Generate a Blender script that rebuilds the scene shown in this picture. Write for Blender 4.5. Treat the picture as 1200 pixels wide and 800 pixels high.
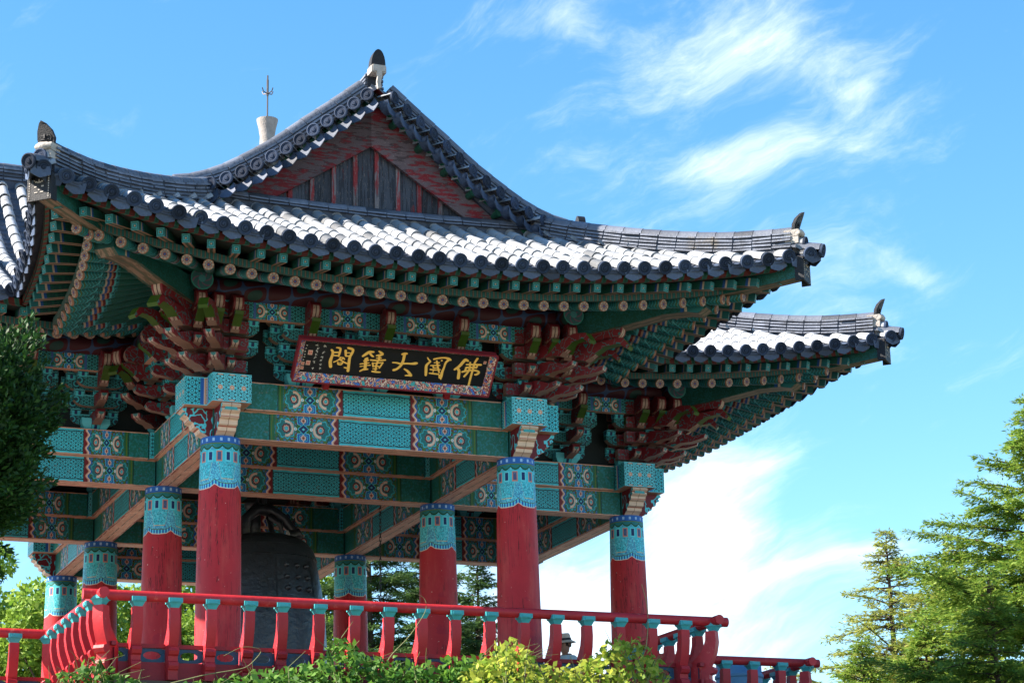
import bpy, math, random
import numpy as np
from mathutils import Matrix, Vector
for o in list(bpy.data.objects): bpy.data.objects.remove(o)
scene = bpy.context.scene
R = math.radians
random.seed(7)
rng = np.random.default_rng(7)

# ------------------------------------------------------------------ camera
YAW, PITCH, ROLL = 0.39064, 0.28130, -0.02261
fw = Vector((math.sin(YAW)*math.cos(PITCH), math.cos(YAW)*math.cos(PITCH), math.sin(PITCH)))
rt = Vector((math.cos(YAW), -math.sin(YAW), 0)); up = rt.cross(fw)
r2 = math.cos(ROLL)*rt + math.sin(ROLL)*up; u2 = -math.sin(ROLL)*rt + math.cos(ROLL)*up
cd = bpy.data.cameras.new('camera'); cam = bpy.data.objects.new('camera', cd)
scene.collection.objects.link(cam); scene.camera = cam
CAMLOC = Vector((-10.124, -35.381, 1.602))
m4 = Matrix((r2, u2, -fw)).transposed().to_4x4(); m4.translation = CAMLOC
cam.matrix_world = m4
cd.sensor_width = 36; cd.lens = 2676.6/1200*36; cd.clip_end = 3000; cd.clip_start = .1
def ray(px, py):
    return (r2*((px-600)/2676.6) - u2*((py-400)/2676.6) + fw)
def at_dist(px, py, dist):
    r = ray(px, py); return CAMLOC + r*(dist/math.hypot(r.x, r.y))

# ------------------------------------------------------------------ light
SUN_EL, SUN_BACK = 37.0, 12.0       # elevation; degrees the sun stands behind the facade, on the left
ts = Vector((-math.cos(R(SUN_BACK))*math.cos(R(SUN_EL)), math.sin(R(SUN_BACK))*math.cos(R(SUN_EL)), math.sin(R(SUN_EL))))
sl = bpy.data.lights.new('sun', 'SUN'); sl.energy = 5.0; sl.angle = R(.5); sl.color = (1, .89, .76)
sun = bpy.data.objects.new('sun', sl); scene.collection.objects.link(sun)
sun.location = (-60, 0, 60); sun.rotation_euler = ts.to_track_quat('Z', 'Y').to_euler()
scene.view_settings.view_transform = 'Standard'; scene.view_settings.look = 'None'
scene.view_settings.gamma = 1; scene.view_settings.exposure = 1.85

# ------------------------------------------------------------------ shader graph helper
class Ex:
    def __init__(s, g, k): s.g, s.k = g, k
    def _b(s, op, o, rev=False): return s.g.m(op, o, s) if rev else s.g.m(op, s, o)
    def __add__(s, o): return s._b('ADD', o)
    __radd__ = __add__
    def __sub__(s, o): return s._b('SUBTRACT', o)
    def __rsub__(s, o): return s._b('SUBTRACT', o, True)
    def __mul__(s, o): return s._b('MULTIPLY', o)
    __rmul__ = __mul__
    def __truediv__(s, o): return s._b('DIVIDE', o)
    def __rtruediv__(s, o): return s._b('DIVIDE', o, True)
    def __lt__(s, o): return s._b('LESS_THAN', o)
    def __gt__(s, o): return s._b('GREATER_THAN', o)
    def __mod__(s, o): return s._b('FLOORED_MODULO', o)
    def __neg__(s): return s*-1
    def __abs__(s): return s.g.m('ABSOLUTE', s)
class Gr:
    def __init__(s, tree):
        s.t = tree; s.n = tree.nodes; s.l = tree.links
    def new(s, typ, **kw):
        n = s.n.new(typ)
        for k, v in kw.items(): setattr(n, k, v)
        return n
    def put(s, sock, val):
        if isinstance(val, Ex): val = val.k
        if isinstance(val, bpy.types.NodeSocket): s.l.new(val, sock)
        elif isinstance(val, (tuple, list)) and sock.type == 'RGBA' and len(val) == 3: sock.default_value = (*val, 1)
        else: sock.default_value = val
    def m(s, op, a, b=None, c=None):
        n = s.new('ShaderNodeMath', operation=op); s.put(n.inputs[0], a)
        if b is not None: s.put(n.inputs[1], b)
        if c is not None: s.put(n.inputs[2], c)
        return Ex(s, n.outputs[0])
    def sin(s, a): return s.m('SINE', a)
    def cos(s, a): return s.m('COSINE', a)
    def mn(s, a, b): return s.m('MINIMUM', a, b)
    def mx(s, a, b): return s.m('MAXIMUM', a, b)
    def hyp(s, a, b): return s.m('SQRT', a*a + b*b)
    def band(s, x, lo, hi): return (x > lo)*(x < hi)
    def ss(s, x, lo, hi):
        n = s.new('ShaderNodeMapRange', interpolation_type='SMOOTHSTEP')
        s.put(n.inputs[0], x); n.inputs[1].default_value = lo; n.inputs[2].default_value = hi
        return Ex(s, n.outputs[0])
    def lay(s, base, fac, col):
        n = s.new('ShaderNodeMix', data_type='RGBA', clamp_factor=True)
        s.put(n.inputs[0], fac); s.put(n.inputs[6], base); s.put(n.inputs[7], col)
        return n.outputs[2]
    def mul(s, base, fac):
        n = s.new('ShaderNodeMix', data_type='RGBA', blend_type='MULTIPLY'); n.inputs[0].default_value = 1
        s.put(n.inputs[6], base)
        c = s.new('ShaderNodeCombineColor'); [s.put(c.inputs[i], fac) for i in range(3)]
        s.l.new(c.outputs[0], n.inputs[7]); return n.outputs[2]
    def coords(s):
        tc = s.new('ShaderNodeTexCoord'); s.tc = tc
        a = s.new('ShaderNodeSeparateXYZ'); s.l.new(tc.outputs['Object'], a.inputs[0])
        b = s.new('ShaderNodeSeparateXYZ'); s.l.new(tc.outputs['Normal'], b.inputs[0])
        s.x, s.y, s.z = [Ex(s, q) for q in a.outputs]; s.nx, s.ny, s.nz = [Ex(s, q) for q in b.outputs]
    def noise(s, scale, detail=4, rough=.55, vec=None, stretch=None):
        n = s.new('ShaderNodeTexNoise'); n.inputs['Scale'].default_value = scale
        n.inputs['Detail'].default_value = detail; n.inputs['Roughness'].default_value = rough
        v = vec or s.tc.outputs['Object']
        if stretch:
            mp = s.new('ShaderNodeMapping'); mp.inputs['Scale'].default_value = stretch
            s.l.new(v, mp.inputs[0]); v = mp.outputs[0]
        s.l.new(v, n.inputs['Vector']); return Ex(s, n.outputs['Fac'])
    def rnd(s):
        n = s.new('ShaderNodeObjectInfo'); return Ex(s, n.outputs['Random'])
# ------------------------------------------------------------------ sky
world = bpy.data.worlds.new('World'); scene.world = world; world.use_nodes = True
g = Gr(world.node_tree); bg = world.node_tree.nodes['Background']
sky = g.new('ShaderNodeTexSky', sky_type='NISHITA'); sky.sun_disc = False
sky.sun_elevation = R(SUN_EL); sky.sun_rotation = math.atan2(ts.x, ts.y); sky.altitude = 300; sky.air_density = 1.0; sky.dust_density = .2; sky.ozone_density = 1.5
tc = g.new('ShaderNodeTexCoord'); sp_ = g.new('ShaderNodeSeparateXYZ'); g.l.new(tc.outputs['Generated'], sp_.inputs[0])
dx, dy, dz = [Ex(g, q) for q in sp_.outputs]
azm = g.m('ARCTAN2', dx, dy); el = g.m('ARCSINE', dz)
def cvec(a, b):
    cv = g.new('ShaderNodeCombineXYZ'); g.put(cv.inputs[0], a); g.put(cv.inputs[1], b); return cv.outputs[0]
v0 = cvec(azm, el)
wx, wy = g.noise(7, 4, .5, v0) - .5, g.noise(7.7, 4, .5, cvec(azm + 3, el)) - .5
aw, ew = azm + wx*.10, el + wy*.07
vec = cvec(aw*.55 + ew*.35, ew*1.7 - aw*.75)        # wind-drawn streaks
n1 = g.noise(13, 8, .66, vec); n2 = g.noise(4.5, 3, .5, v0); n3 = g.noise(48, 5, .65, vec)
def blob(px, py, sx_, sy_):
    r_ = ray(px, py).normalized(); a0, e0 = math.atan2(r_.x, r_.y), math.asin(r_.z)
    q = ((aw - a0)/sx_)*((aw - a0)/sx_) + ((ew - e0)/sy_)*((ew - e0)/sy_)
    return g.m('EXPONENT', q*-1)
px2 = 1/2676.6
cl = blob(900, 50, 130*px2, 80*px2)*.28 + blob(880, 195, 110*px2, 32*px2)*.34 + blob(985, 130, 70*px2, 55*px2)*.28 + blob(1062, 312, 50*px2, 15*px2)*.26 + blob(650, 35, 55*px2, 18*px2)*.20 + blob(760, 70, 120*px2, 60*px2)*.20
low = blob(720, 760, 230*px2, 130*px2)*.52 + blob(820, 570, 100*px2, 50*px2)*.34 + blob(930, 675, 110*px2, 22*px2)*.26 + blob(850, 615, 80*px2, 25*px2)*.24 + blob(880, 530, 60*px2, 45*px2)*.2 + blob(940, 350, 90*px2, 60*px2)*.12
msk = g.ss(n1*.56 + n2*.20 + n3*.24 + (cl*.86 + low)*.70, .52, .98)
skc = g.new('ShaderNodeMix', data_type='RGBA'); g.put(skc.inputs[0], msk); hs = g.new('ShaderNodeHueSaturation'); hs.inputs['Saturation'].default_value = 1.3; hs.inputs['Hue'].default_value = .494; hs.inputs['Value'].default_value = 1.0; g.l.new(sky.outputs[0], hs.inputs['Color']); g.l.new(hs.outputs[0], skc.inputs[6]); skc.inputs[7].default_value = (5.6, 5.9, 6.2, 1)
g.l.new(skc.outputs[2], bg.inputs[0]); bg.inputs[1].default_value = .085
scene.render.engine = 'CYCLES'

def newmat(name, rough=.55, spec=.3, metal=0):
    m = bpy.data.materials.new(name); m.use_nodes = True
    g = Gr(m.node_tree); g.mat = m; g.b = m.node_tree.nodes['Principled BSDF']
    g.b.inputs['Roughness'].default_value = rough; g.b.inputs['Specular IOR Level'].default_value = spec
    g.b.inputs['Metallic'].default_value = metal
    g.coords(); return g
def fin(g, col, wear=.25, wscale=6, bump=0, bscale=30, bstretch=None, gain=1.0):
    if gain != 1.0: col = g.mul(col, gain + 0.0*g.x)
    n = g.noise(wscale, 5); n2 = g.noise(wscale*7, 3)
    g.put(g.b.inputs['Base Color'], g.mul(col, 1 - wear*.8 + wear*1.6*n + wear*.8*(n2 - .5)))
    if bump:
        bn = g.new('ShaderNodeBump'); bn.inputs['Strength'].default_value = bump; bn.inputs['Distance'].default_value = .02
        g.put(bn.inputs['Height'], g.noise(bscale, 4, stretch=bstretch)); g.l.new(bn.outputs[0], g.b.inputs['Normal'])
    return g.mat
def plain(name, col, rough=.6, wear=.25, wscale=6, bump=.15, bscale=30, spec=.3, metal=0, rand=0, stretch=None):
    g = newmat(name, rough, spec, metal); c = g.lay(col, 0.0, col)
    if rand: c = g.mul(c, 1 - rand + 2*rand*g.rnd())
    return fin(g, c, wear, wscale, bump, bscale, stretch)

# paint palette (linear reflectance)
CY = (.055, .52, .62); CYL = (.13, .62, .72); TEAL = (.018, .19, .20); DTEAL = (.010, .085, .085); GRN = (.012, .14, .105)
DRED = (.17, .015, .022); RED = (.42, .019, .027); CREAM = (.70, .54, .43); SALM = (.60, .31, .21); BLUE = (.02, .12, .42)
NAVY = (.012, .03, .12); WHITE = (.72, .74, .74); BLK = (.006, .012, .016); OLIVE = (.10, .17, .02); GOLD = (.75, .42, .08)

def lattice(g, a, b, sc, base=CY, line=BLK, w=.42):
    """hexagonal key fret: rings round each node joined by three-way bars"""
    k = 2*math.pi/sc
    c1, c2, c3 = g.cos(a*k), g.cos((a*.5 + b*.866)*k), g.cos((a*.5 - b*.866)*k)
    f = c1 + c2 + c3
    s3 = g.sin(a*k*1.0)*g.sin((a*.5 + b*.866)*k)*g.sin((a*.5 - b*.866)*k)
    c = g.lay(base, abs(f + .55) < w*.55, line)
    c = g.lay(c, (abs(s3) < .045)*(f < .9), line)
    c = g.lay(c, (f > .55)*(f < .95), CYL)
    c = g.lay(c, (f > 1.5)*(f < 2.3), line)
    return c
def floral(g, a, b):
    """petal panel centred on 0,0; about 0.9 x 0.4"""
    A, B = abs(a), abs(b)
    w0 = g.sin(A*34 + 1.2)*g.cos(B*29); w1 = g.sin(A*52 + B*14)*g.sin(B*44 + .8 - A*9)
    c = g.lay(DTEAL, w0 > .05, DRED)
    c = g.lay(c, w1 > .35, BLUE); c = g.lay(c, abs(w1 - .35) < .06, CYL)
    c = g.lay(c, w1 < -.5, (.03, .15, .04))
    c = g.lay(c, abs(w0 - .05) < .06, OLIVE)
    r = g.hyp(A - .27, b); th = g.m('ARCTAN2', b, A - .27)
    rp = r*(1 + .10*g.cos(th*9))
    c = g.lay(c, rp < .165, OLIVE); c = g.lay(c, rp < .152, TEAL); c = g.lay(c, g.band(rp, .128, .14), CY)
    c = g.lay(c, (abs(g.sin(rp*95)) < .25)*(rp < .13), (.01, .09, .09))
    c = g.lay(c, g.band(r, .082, .112)*(g.cos(th) < .15), CREAM); c = g.lay(c, g.band(r, .112, .122)*(g.cos(th) < .15), SALM)
    c = g.lay(c, rp < .062, DRED); c = g.lay(c, g.band(rp, .03, .042), CREAM); c = g.lay(c, r < .024, CY)
    tq = g.m('ARCTAN2', B - .125, A)
    q = (A*1.15 + abs(B - .125))*(1 + .14*g.cos(tq*6))
    c = g.lay(c, q < .145, CYL); c = g.lay(c, q < .13, BLUE); c = g.lay(c, g.band(q, .078, .09), CY); c = g.lay(c, g.band(q, .062, .07), NAVY)
    c = g.lay(c, q < .055, WHITE); c = g.lay(c, q < .044, SALM); c = g.lay(c, q < .02, DRED)
    q2 = A*.8 + B
    c = g.lay(c, q2 < .075, CY); c = g.lay(c, q2 < .062, NAVY); c = g.lay(c, q2 < .02, CYL)
    c = g.lay(c, g.hyp(A - .125, b) < .024, WHITE); c = g.lay(c, g.hyp(A - .125, b) < .010, CY)
    return c
def underside(g, c, width):
    s = g.lay((.74, .44, .31), abs(g.y) < .006, BLK); s = g.lay(s, abs(abs(g.y) - width*.5) < .03, (.30, .06, .05))
    s = g.lay(s, g.noise(60, 3, stretch=(.05, 1, 1)) > .54, (.80, .60, .47)); s = g.lay(s, g.noise(25, 4, stretch=(.05, 1, 1)) > .64, (.42, .24, .18))
    return g.lay(c, g.nz < -.5, s)
def beam_mat(name, L, h, width):
    g = newmat(name, .5)
    rx = g.rnd()*7.0
    wob = g.noise(5, 3); wob2 = g.noise(6.3, 3, stretch=(1, 1, 1.7))
    g.x = g.x + (wob - .5)*.035; zz_ = g.z + (wob2 - .5)*.03
    p = L/2 - abs(g.x); v = zz_ - h/2
    k = L/4.4; f0 = .62*k; fw_ = .88 if L > 4 else .62
    if L > 4: pu = p - (f0 + fw_/2)
    else: pu = (p - (f0 + fw_/2))*1.35
    c = g.lay(GRN, g.noise(28, 3) > .54, TEAL)
    c = g.lay(c, g.band(p, f0 - .10, f0 - .015), (.02, .13, .05)); c = g.lay(c, g.band(p, f0 - .066, f0 - .05), OLIVE)
    c = g.lay(c, g.band(p, f0 - .10, f0 - .088), BLK)
    fl = floral(g, pu, v)
    c = g.lay(c, p > f0, fl)
    f1 = f0 + fw_
    w = p - f1 + .022*g.sin(g.z*46)
    c = g.lay(c, w > 0.0, BLUE); c = g.lay(c, w > .025, CREAM); c = g.lay(c, w > .045, SALM); c = g.lay(c, w > .065, DRED)
    c = g.lay(c, p - f1 > .11, (.03, .05, .05))
    la = lattice(g, g.x, v, .088)
    la = g.lay(la, abs(v) > h/2 - .05, CY); la = g.lay(la, abs(abs(v) - (h/2 - .05)) < .006, BLK)
    c = g.lay(c, p - f1 > .125, la)
    c = g.lay(c, abs(v) > h/2 - .014, SALM)
    c = underside(g, c, width)
    c = g.lay(c, g.nz > .5, DRED)
    fl_ = g.noise(9, 7, .7); c = g.lay(c, g.ss(fl_, .60, .68)*.75, (.16, .17, .15)); c = g.lay(c, (g.noise(42, 3, stretch=(.25, 1, 1)) > .70), (.05, .06, .06))
    c = g.mul(c, .82 + .36*g.rnd())
    return fin(g, c, .38, 3.5)
def beamend_mat(name, h):
    """end blocks of the plate beams: hexagon key pattern with three red flowers"""
    g = newmat(name, .5)
    v = g.z - h/2
    a = abs(((g.y + .0825) % .165) - .0825); r = g.hyp(((g.y + .0825) % .165) - .0825, v)
    c = lattice(g, g.y, v, .085, CYL)
    c = g.lay(c, r < .042, CYL); c = g.lay(c, r < .034, SALM); c = g.lay(c, r < .012, CREAM)
    c = g.lay(c, (a < .035)*(abs(v) > h/2 - .03), SALM)
    sd = lattice(g, g.x, v, .10, CY)
    sx = g.x
    sd = g.lay(sd, g.band(sx, .0, .022), SALM); sd = g.lay(sd, g.band(sx, .022, .035), CREAM); sd = g.lay(sd, g.band(sx, .035, .085), BLUE)
    c = g.lay(c, abs(g.ny) > .5, sd)
    c = g.lay(c, abs(v) > h/2 - .012, CYL)
    c = g.lay(c, g.nz < -.5, SALM)
    return fin(g, c, .15, 5)
def column_mat():
    g = newmat('column_paint', .5, .22)
    th = g.m('ARCTAN2', g.y, g.x)/(2*math.pi); z = -g.z      # z = distance below the top
    red = g.lay(RED, g.noise(3, 5) > .62, (.35, .015, .028))
    red = g.lay(red, g.noise(26, 2) > .735, (.55, .32, .27))
    ck = g.noise(3.0, 4, .6, stretch=(5, 5, .22)); red = g.lay(red, (abs(ck - .5) < .011)*(g.noise(1.3, 3) > .46), (.10, .008, .010))
    red = g.lay(red, g.ss(g.noise(2.2, 5, .65, stretch=(2.2, 2.2, .5)), .48, .70)*.75, (.47, .055, .05)); red = g.lay(red, g.ss(z, 2.9, 3.6)*g.noise(6, 4)*.7, (.16, .05, .04))
    l6 = abs(((th*5 + .2) % 1.0) - .5)*2            # 0 at lobe centre, 1 at the border
    edge = .70 + .03*g.m('POWER', 1 - l6, .6) - .03*g.ss(l6, .55, 1.0)
    inner = .60 + .0*z - .24*g.ss(l6, .45, .80)
    c = g.lay(red, z < edge + .012, CREAM); c = g.lay(c, z < edge, BLUE)
    c = g.lay(c, (z < edge)*(g.sin(th*2*math.pi*40) > .2), CYL)
    c = g.lay(c, z < edge - .055, OLIVE); c = g.lay(c, z < edge - .065, g.lay(CYL, abs(g.noise(34, 3) - .5) < .05, (.05, .22, .42)))
    c = g.lay(c, abs(z - inner) < .008, GOLD)
    c = g.lay(c, (z < inner)*(z > .36), g.lay(g.lay(CY, g.noise(30, 3) > .52, CYL), abs(g.noise(22, 4) - .5) < .025, (.03, .20, .30)))
    t2 = abs(((th*14) % 1.0) - .5); alt = ((th*7) % 1.0) > .5
    lan = g.band(z, .21, .36)*(t2 < .33)
    c = g.lay(c, g.band(z, .19, .37), CY)
    c = g.lay(c, lan, g.lay(CYL, alt, (.55, .22, .16))); c = g.lay(c, g.band(z, .225, .34)*(t2 < .2), g.lay(NAVY, alt, (.06, .10, .22)))
    sc = z - .135 - .045*abs(g.sin(th*math.pi*12))
    c = g.lay(c, g.band(z, .10, .20)*(sc < .0), TEAL); c = g.lay(c, abs(sc) < .012, (.01, .08, .03))
    c = g.lay(c, z < .10, BLUE)
    t3 = abs(((th*16) % 1.0) - .5)
    c = g.lay(c, g.band(z, .025, .07)*(t3 < .16), (.30, .50, .75)); c = g.lay(c, abs(z - .103) < .007, OLIVE)
    c = g.lay(c, g.ss(g.noise(13, 6, .7), .63, .70)*.6*(z < .75), (.35, .42, .42))
    return fin(g, c, .22, 3, .12, 10, (4, 4, .5))
def rosette(g, rr, th, R0):
    c = g.lay(CREAM, g.cos(th*8) < -.15, SALM)
    c = g.lay(c, rr > R0*.93, SALM); c = g.lay(c, g.band(rr, R0*.5, R0*.6), (.06, .18, .3))
    c = g.lay(c, rr < R0*.38, (.30, .07, .06)); c = g.lay(c, rr < R0*.22, (.05, .12, .40))
    return c
def rafter_mat():
    g = newmat('rafter_paint', .55)
    th = g.m('ARCTAN2', g.z, g.y); rr = g.hyp(g.y, g.z); x = -g.x
    w = g.noise(38, 3)
    c = g.lay(DTEAL, abs(w - .5) < .035, CY); c = g.lay(c, x > .62, g.lay(GRN, abs(w - .5) < .03, TEAL))
    for lo, hi, cc in ((.40, .43, CREAM), (.43, .47, BLUE), (.47, .5, SALM), (.5, .54, DRED), (.54, .57, CYL)): c = g.lay(c, g.band(x, lo, hi), cc)
    lob = .26 + .06*g.cos(th*2)
    c = g.lay(c, x < lob, TEAL); c = g.lay(c, abs(x - lob) < .012, CYL); c = g.lay(c, g.band(x, .07, .09), OLIVE)
    c = g.lay(c, (x < lob)*(abs(g.sin(x*60 + g.cos(th*4))) < .3), CY)
    c = g.lay(c, x < .03, SALM)
    c = g.lay(c, g.nx > .6, rosette(g, rr, th, .075))
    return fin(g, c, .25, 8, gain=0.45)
def flyrafter_mat():
    g = newmat('flying_rafter_paint', .55)
    x = -g.x
    c = g.lay(GRN, g.noise(30, 3) > .55, DTEAL)
    c = g.lay(c, g.band(x, .10, .13), CREAM); c = g.lay(c, g.band(x, .13, .17), BLUE); c = g.lay(c, x < .10, TEAL)
    c = g.lay(c, abs(g.ny) < .4, g.lay(c, (abs(g.y) > .033)*(x > .1), OLIVE))
    q_ = g.mx(abs(g.y), abs(g.z)); e = g.lay((.05, .36, .36), q_ < .042, GRN); e = g.lay(e, abs(q_ - .026) < .006, CY); e = g.lay(e, q_ < .010, CREAM)
    c = g.lay(c, g.nx > .6, e)
    c = g.lay(c, g.nz < -.6, g.lay(SALM, abs(g.y) < .022, (.05, .12, .09)))
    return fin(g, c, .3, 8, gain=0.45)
def strip_mat(name, a, b, per, red=False):
    g = newmat(name, .55)
    t = g.x + g.y
    q = abs(((t/per) % 1.0) - .5)
    c = g.lay(a, q < .22, b); c = g.lay(c, q < .1, (.30, .25, .2) if not red else GRN)
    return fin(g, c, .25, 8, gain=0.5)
def arm_mat():
    g = newmat('bracket_arm_paint', .55)
    c = lattice(g, g.y, g.z, .085, (.03, .30, .33), BLK, .35)
    e = g.hyp(abs(g.y) - .33, g.z - .09)
    c = g.lay(c, e < .07, (.02, .06, .09)); c = g.lay(c, g.band(e, .03, .05), CY)
    c = g.lay(c, abs(g.nx) < .3, TEAL)
    c = g.lay(c, g.nz < -.25, (.33, .22, .16))
    c = g.lay(c, g.z > .155, CYL)
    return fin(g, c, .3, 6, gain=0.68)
def block_mat():
    g = newmat('bearing_block_paint', .55)
    q = g.mx(abs(g.x), abs(g.y))
    m = g.mn(abs(g.x), abs(g.y))
    c = g.lay(CYL, g.z < .085, CY); c = g.lay(c, abs(g.z - .085) < .007, BLK); c = g.lay(c, m > .062, BLK); c = g.lay(c, m > .068, CYL)
    c = g.lay(c, (m < .022)*g.band(g.z, .02, .075), NAVY)
    c = g.lay(c, g.nz < -.6, (.33, .22, .16))
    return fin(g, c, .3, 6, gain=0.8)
def tongue_mat(name, ball=False, green=False):
    g = newmat(name, .5)
    w = g.noise(9, 1.5)
    c = g.lay((.20, .016, .024), abs(w - .5) < .014, (.03, .22, .25))
    c = g.lay(c, (w > .66), TEAL)
    edge = g.lay((.52, .37, .30), abs(g.y) < .007, (.06, .02, .02)); edge = g.lay(edge, abs(g.y) > .044, (.20, .02, .028))
    edge = g.lay(edge, (g.z < .02), (.30, .17, .13)); edge = g.lay(edge, g.noise(18, 4) > .62, (.30, .17, .14))
    if green: edge = g.lay(edge, g.z > .05, (.05, .11, .012))
    c = g.lay(c, abs(g.ny) < .5, edge)
    if ball: c = g.lay(c, (g.nx > .75)*(g.hyp(g.y, g.z - .1) < .04), (.04, .20, .20))
    if not green: c = g.lay(c, g.nz > .4, DRED)
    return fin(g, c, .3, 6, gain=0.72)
def scroll_mat():
    g = newmat('carved_beam_end_paint', .5)
    w = g.noise(7, 1.5)
    c = g.lay((.14, .012, .02), abs(w - .5) < .032, CY); c = g.lay(c, abs(w - .5) < .012, CYL)
    e = g.lay((.66, .50, .38), (abs(((g.z*9) % 1.0) - .5) > .44), (.42, .15, .10)); e = g.lay(e, abs(g.y) < .006, (.35, .22, .16))
    c = g.lay(c, abs(g.ny) < .5, e)
    return fin(g, c, .15, 6)
def tile_mat(name, col=(.252, .272, .298), rand=.36):
    g = newmat(name, .6, .35)
    c = g.lay(col, g.ss(g.noise(7, 6, .65), .48, .66), tuple(q*.62 for q in col))
    lt = tuple(min(.6, q*1.32 + .02) for q in col)
    c = g.lay(c, g.ss(g.noise(2.3, 5, .6), .54, .70), lt)
    c = g.lay(c, g.ss(g.noise(1.1, 5, .7), .60, .70)*.8, (.10, .09, .075))            # lichen and soot
    c = g.lay(c, g.noise(33, 3) > .70, (.05, .05, .048)); c = g.lay(c, g.noise(21, 3) > .73, (.22, .18, .12))
    rr_ = g.rnd(); c = g.mul(c, 1 - rand + 2*rand*rr_); c = g.lay(c, (rr_ > .93), tuple(q*.4 for q in col))
    return fin(g, c, .35, 3, .3, 40)
def endtile_mat():
    g = newmat('end_tile_clay', .8, .15)
    rr = g.hyp(g.y, g.z); th = g.m('ARCTAN2', g.z, g.y)
    c = g.lay((.028, .042, .075), g.band(rr, .05, .062) , (.010, .016, .032))
    c = g.lay(c, (rr < .05)*(g.sin(th*1 + rr*190) > .2), (.013, .02, .038))
    c = g.mul(c, .55 + .9*g.rnd())
    return fin(g, c, .4, 12, .2, 40)
def gable_wood(name, base, paint, thr, bx):
    g = newmat(name, .75, .2)
    n = g.noise(4, 6, stretch=bx); n2 = g.noise(1.7, 6, .65)
    c = g.lay(base, n > .52, tuple(q*.55 for q in base))
    c = g.lay(c, g.ss(n*.45 + n2*.55, thr, thr + .07), paint)
    c = g.lay(c, g.noise(22, 3, stretch=bx) > .66, (.27, .22, .19))
    c = g.mul(c, .75 + .5*g.rnd())
    return fin(g, c, .3, 5, .4, 12, bx)
M = {}
M['column'] = column_mat()
M['lower4'] = beam_mat('lintel_paint_long', 4.4, .40, .30); M['upper4'] = beam_mat('plate_paint_long', 4.4, .40, .46)
M['lower3'] = beam_mat('lintel_paint_short', 3.284, .40, .30); M['upper3'] = beam_mat('plate_paint_short', 3.284, .40, .46)
M['bend'] = beamend_mat('plate_end_paint', .40)
M['rafter'] = rafter_mat(); M['fly'] = flyrafter_mat(); M['arm'] = arm_mat(); M['block'] = block_mat()
M['tongue'] = tongue_mat('tongue_paint', True); M['gtongue'] = tongue_mat('green_tongue_paint', False, True); M['head'] = tongue_mat('cloud_head_paint')
M['scroll'] = scroll_mat()
M['tile'] = tile_mat('cover_tile_clay'); M['trough'] = tile_mat('trough_tile_clay', (.045, .056, .082), 0); M['ridge'] = tile_mat('ridge_tile_clay', (.10, .118, .158), .3)
M['endtile'] = endtile_mat(); M['drip'] = tile_mat('drip_tile_clay', (.05, .075, .13), .3)
M['plaster'] = plain('lime_plaster', (.37, .34, .31), .85, .6, 7, .6)
M['darktile'] = plain('dark_glazed_tile', (.012, .014, .019), .6, .4, 14, .6, 60)
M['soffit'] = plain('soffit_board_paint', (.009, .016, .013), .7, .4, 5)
M['soffitred'] = plain('eave_board_red_paint', (.13, .018, .02), .7, .35, 5)
M['fascia'] = strip_mat('fascia_paint', (.025, .22, .22), (.10, .05, .04), .06)
M['fascia2'] = strip_mat('tile_batten_paint', (.20, .025, .022), (.03, .20, .15), .149, True)
M['purlin'] = plain('purlin_paint', (.015, .10, .09), .6, .5, 14)
M['bk'] = plain('gap_shade_paint', (.004, .010, .011), .7, .5, 8)  # near-black colour stands in for the unlit gaps between bracket sets
M['hiprafter'] = None
M['gboard'] = gable_wood('bargeboard_paint', (.11, .085, .095), (.17, .020, .027), .48, (1, 1, 6))
M['gplank'] = gable_wood('gable_plank_wood', (.055, .065, .085), (.16, .025, .03), .585, (9, 9, .6))
M['gbatten'] = gable_wood('gable_batten_paint', (.14, .13, .14), (.20, .03, .035), .46, (6, 6, .8))
M['green'] = plain('green_timber_paint', (.012, .085, .052), .5, .4, 5)
def rail_paint():
    g = newmat('red_rail_paint', .48, .28)
    c = g.lay((.42, .022, .030), g.ss(g.noise(3, 5, .65), .48, .68), (.34, .020, .026)); c = g.lay(c, g.ss(g.noise(8, 6, .7), .60, .68)*.7, (.50, .10, .085))
    c = g.lay(c, g.noise(20, 6, .72) > .665, (.24, .15, .12)); c = g.lay(c, g.ss(.45 - g.z, .0, .5)*g.noise(5, 4)*.6, (.12, .03, .025))
    c = g.mul(c, .84 + .32*g.rnd())
    return fin(g, c, .3, 4, .12, 16)
M['red'] = rail_paint()
M['redboard'] = plain('red_board_paint', (.26, .014, .024), .5, .2, 5)
M['cyanpart'] = plain('lotus_holder_paint', (.05, .33, .36), .45, .3, 12)
M['slot'] = plain('slot_frame_paint', (.02, .07, .13), .5, .55, 14)
M['stone'] = plain('granite', (.30, .285, .265), .8, .3, 3, .4)
M['floor'] = plain('platform_boards', (.10, .07, .055), .7, .3, 3)
M['ceil'] = plain('inner_ceiling', (.012, .018, .018), .8, .3, 3)
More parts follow.
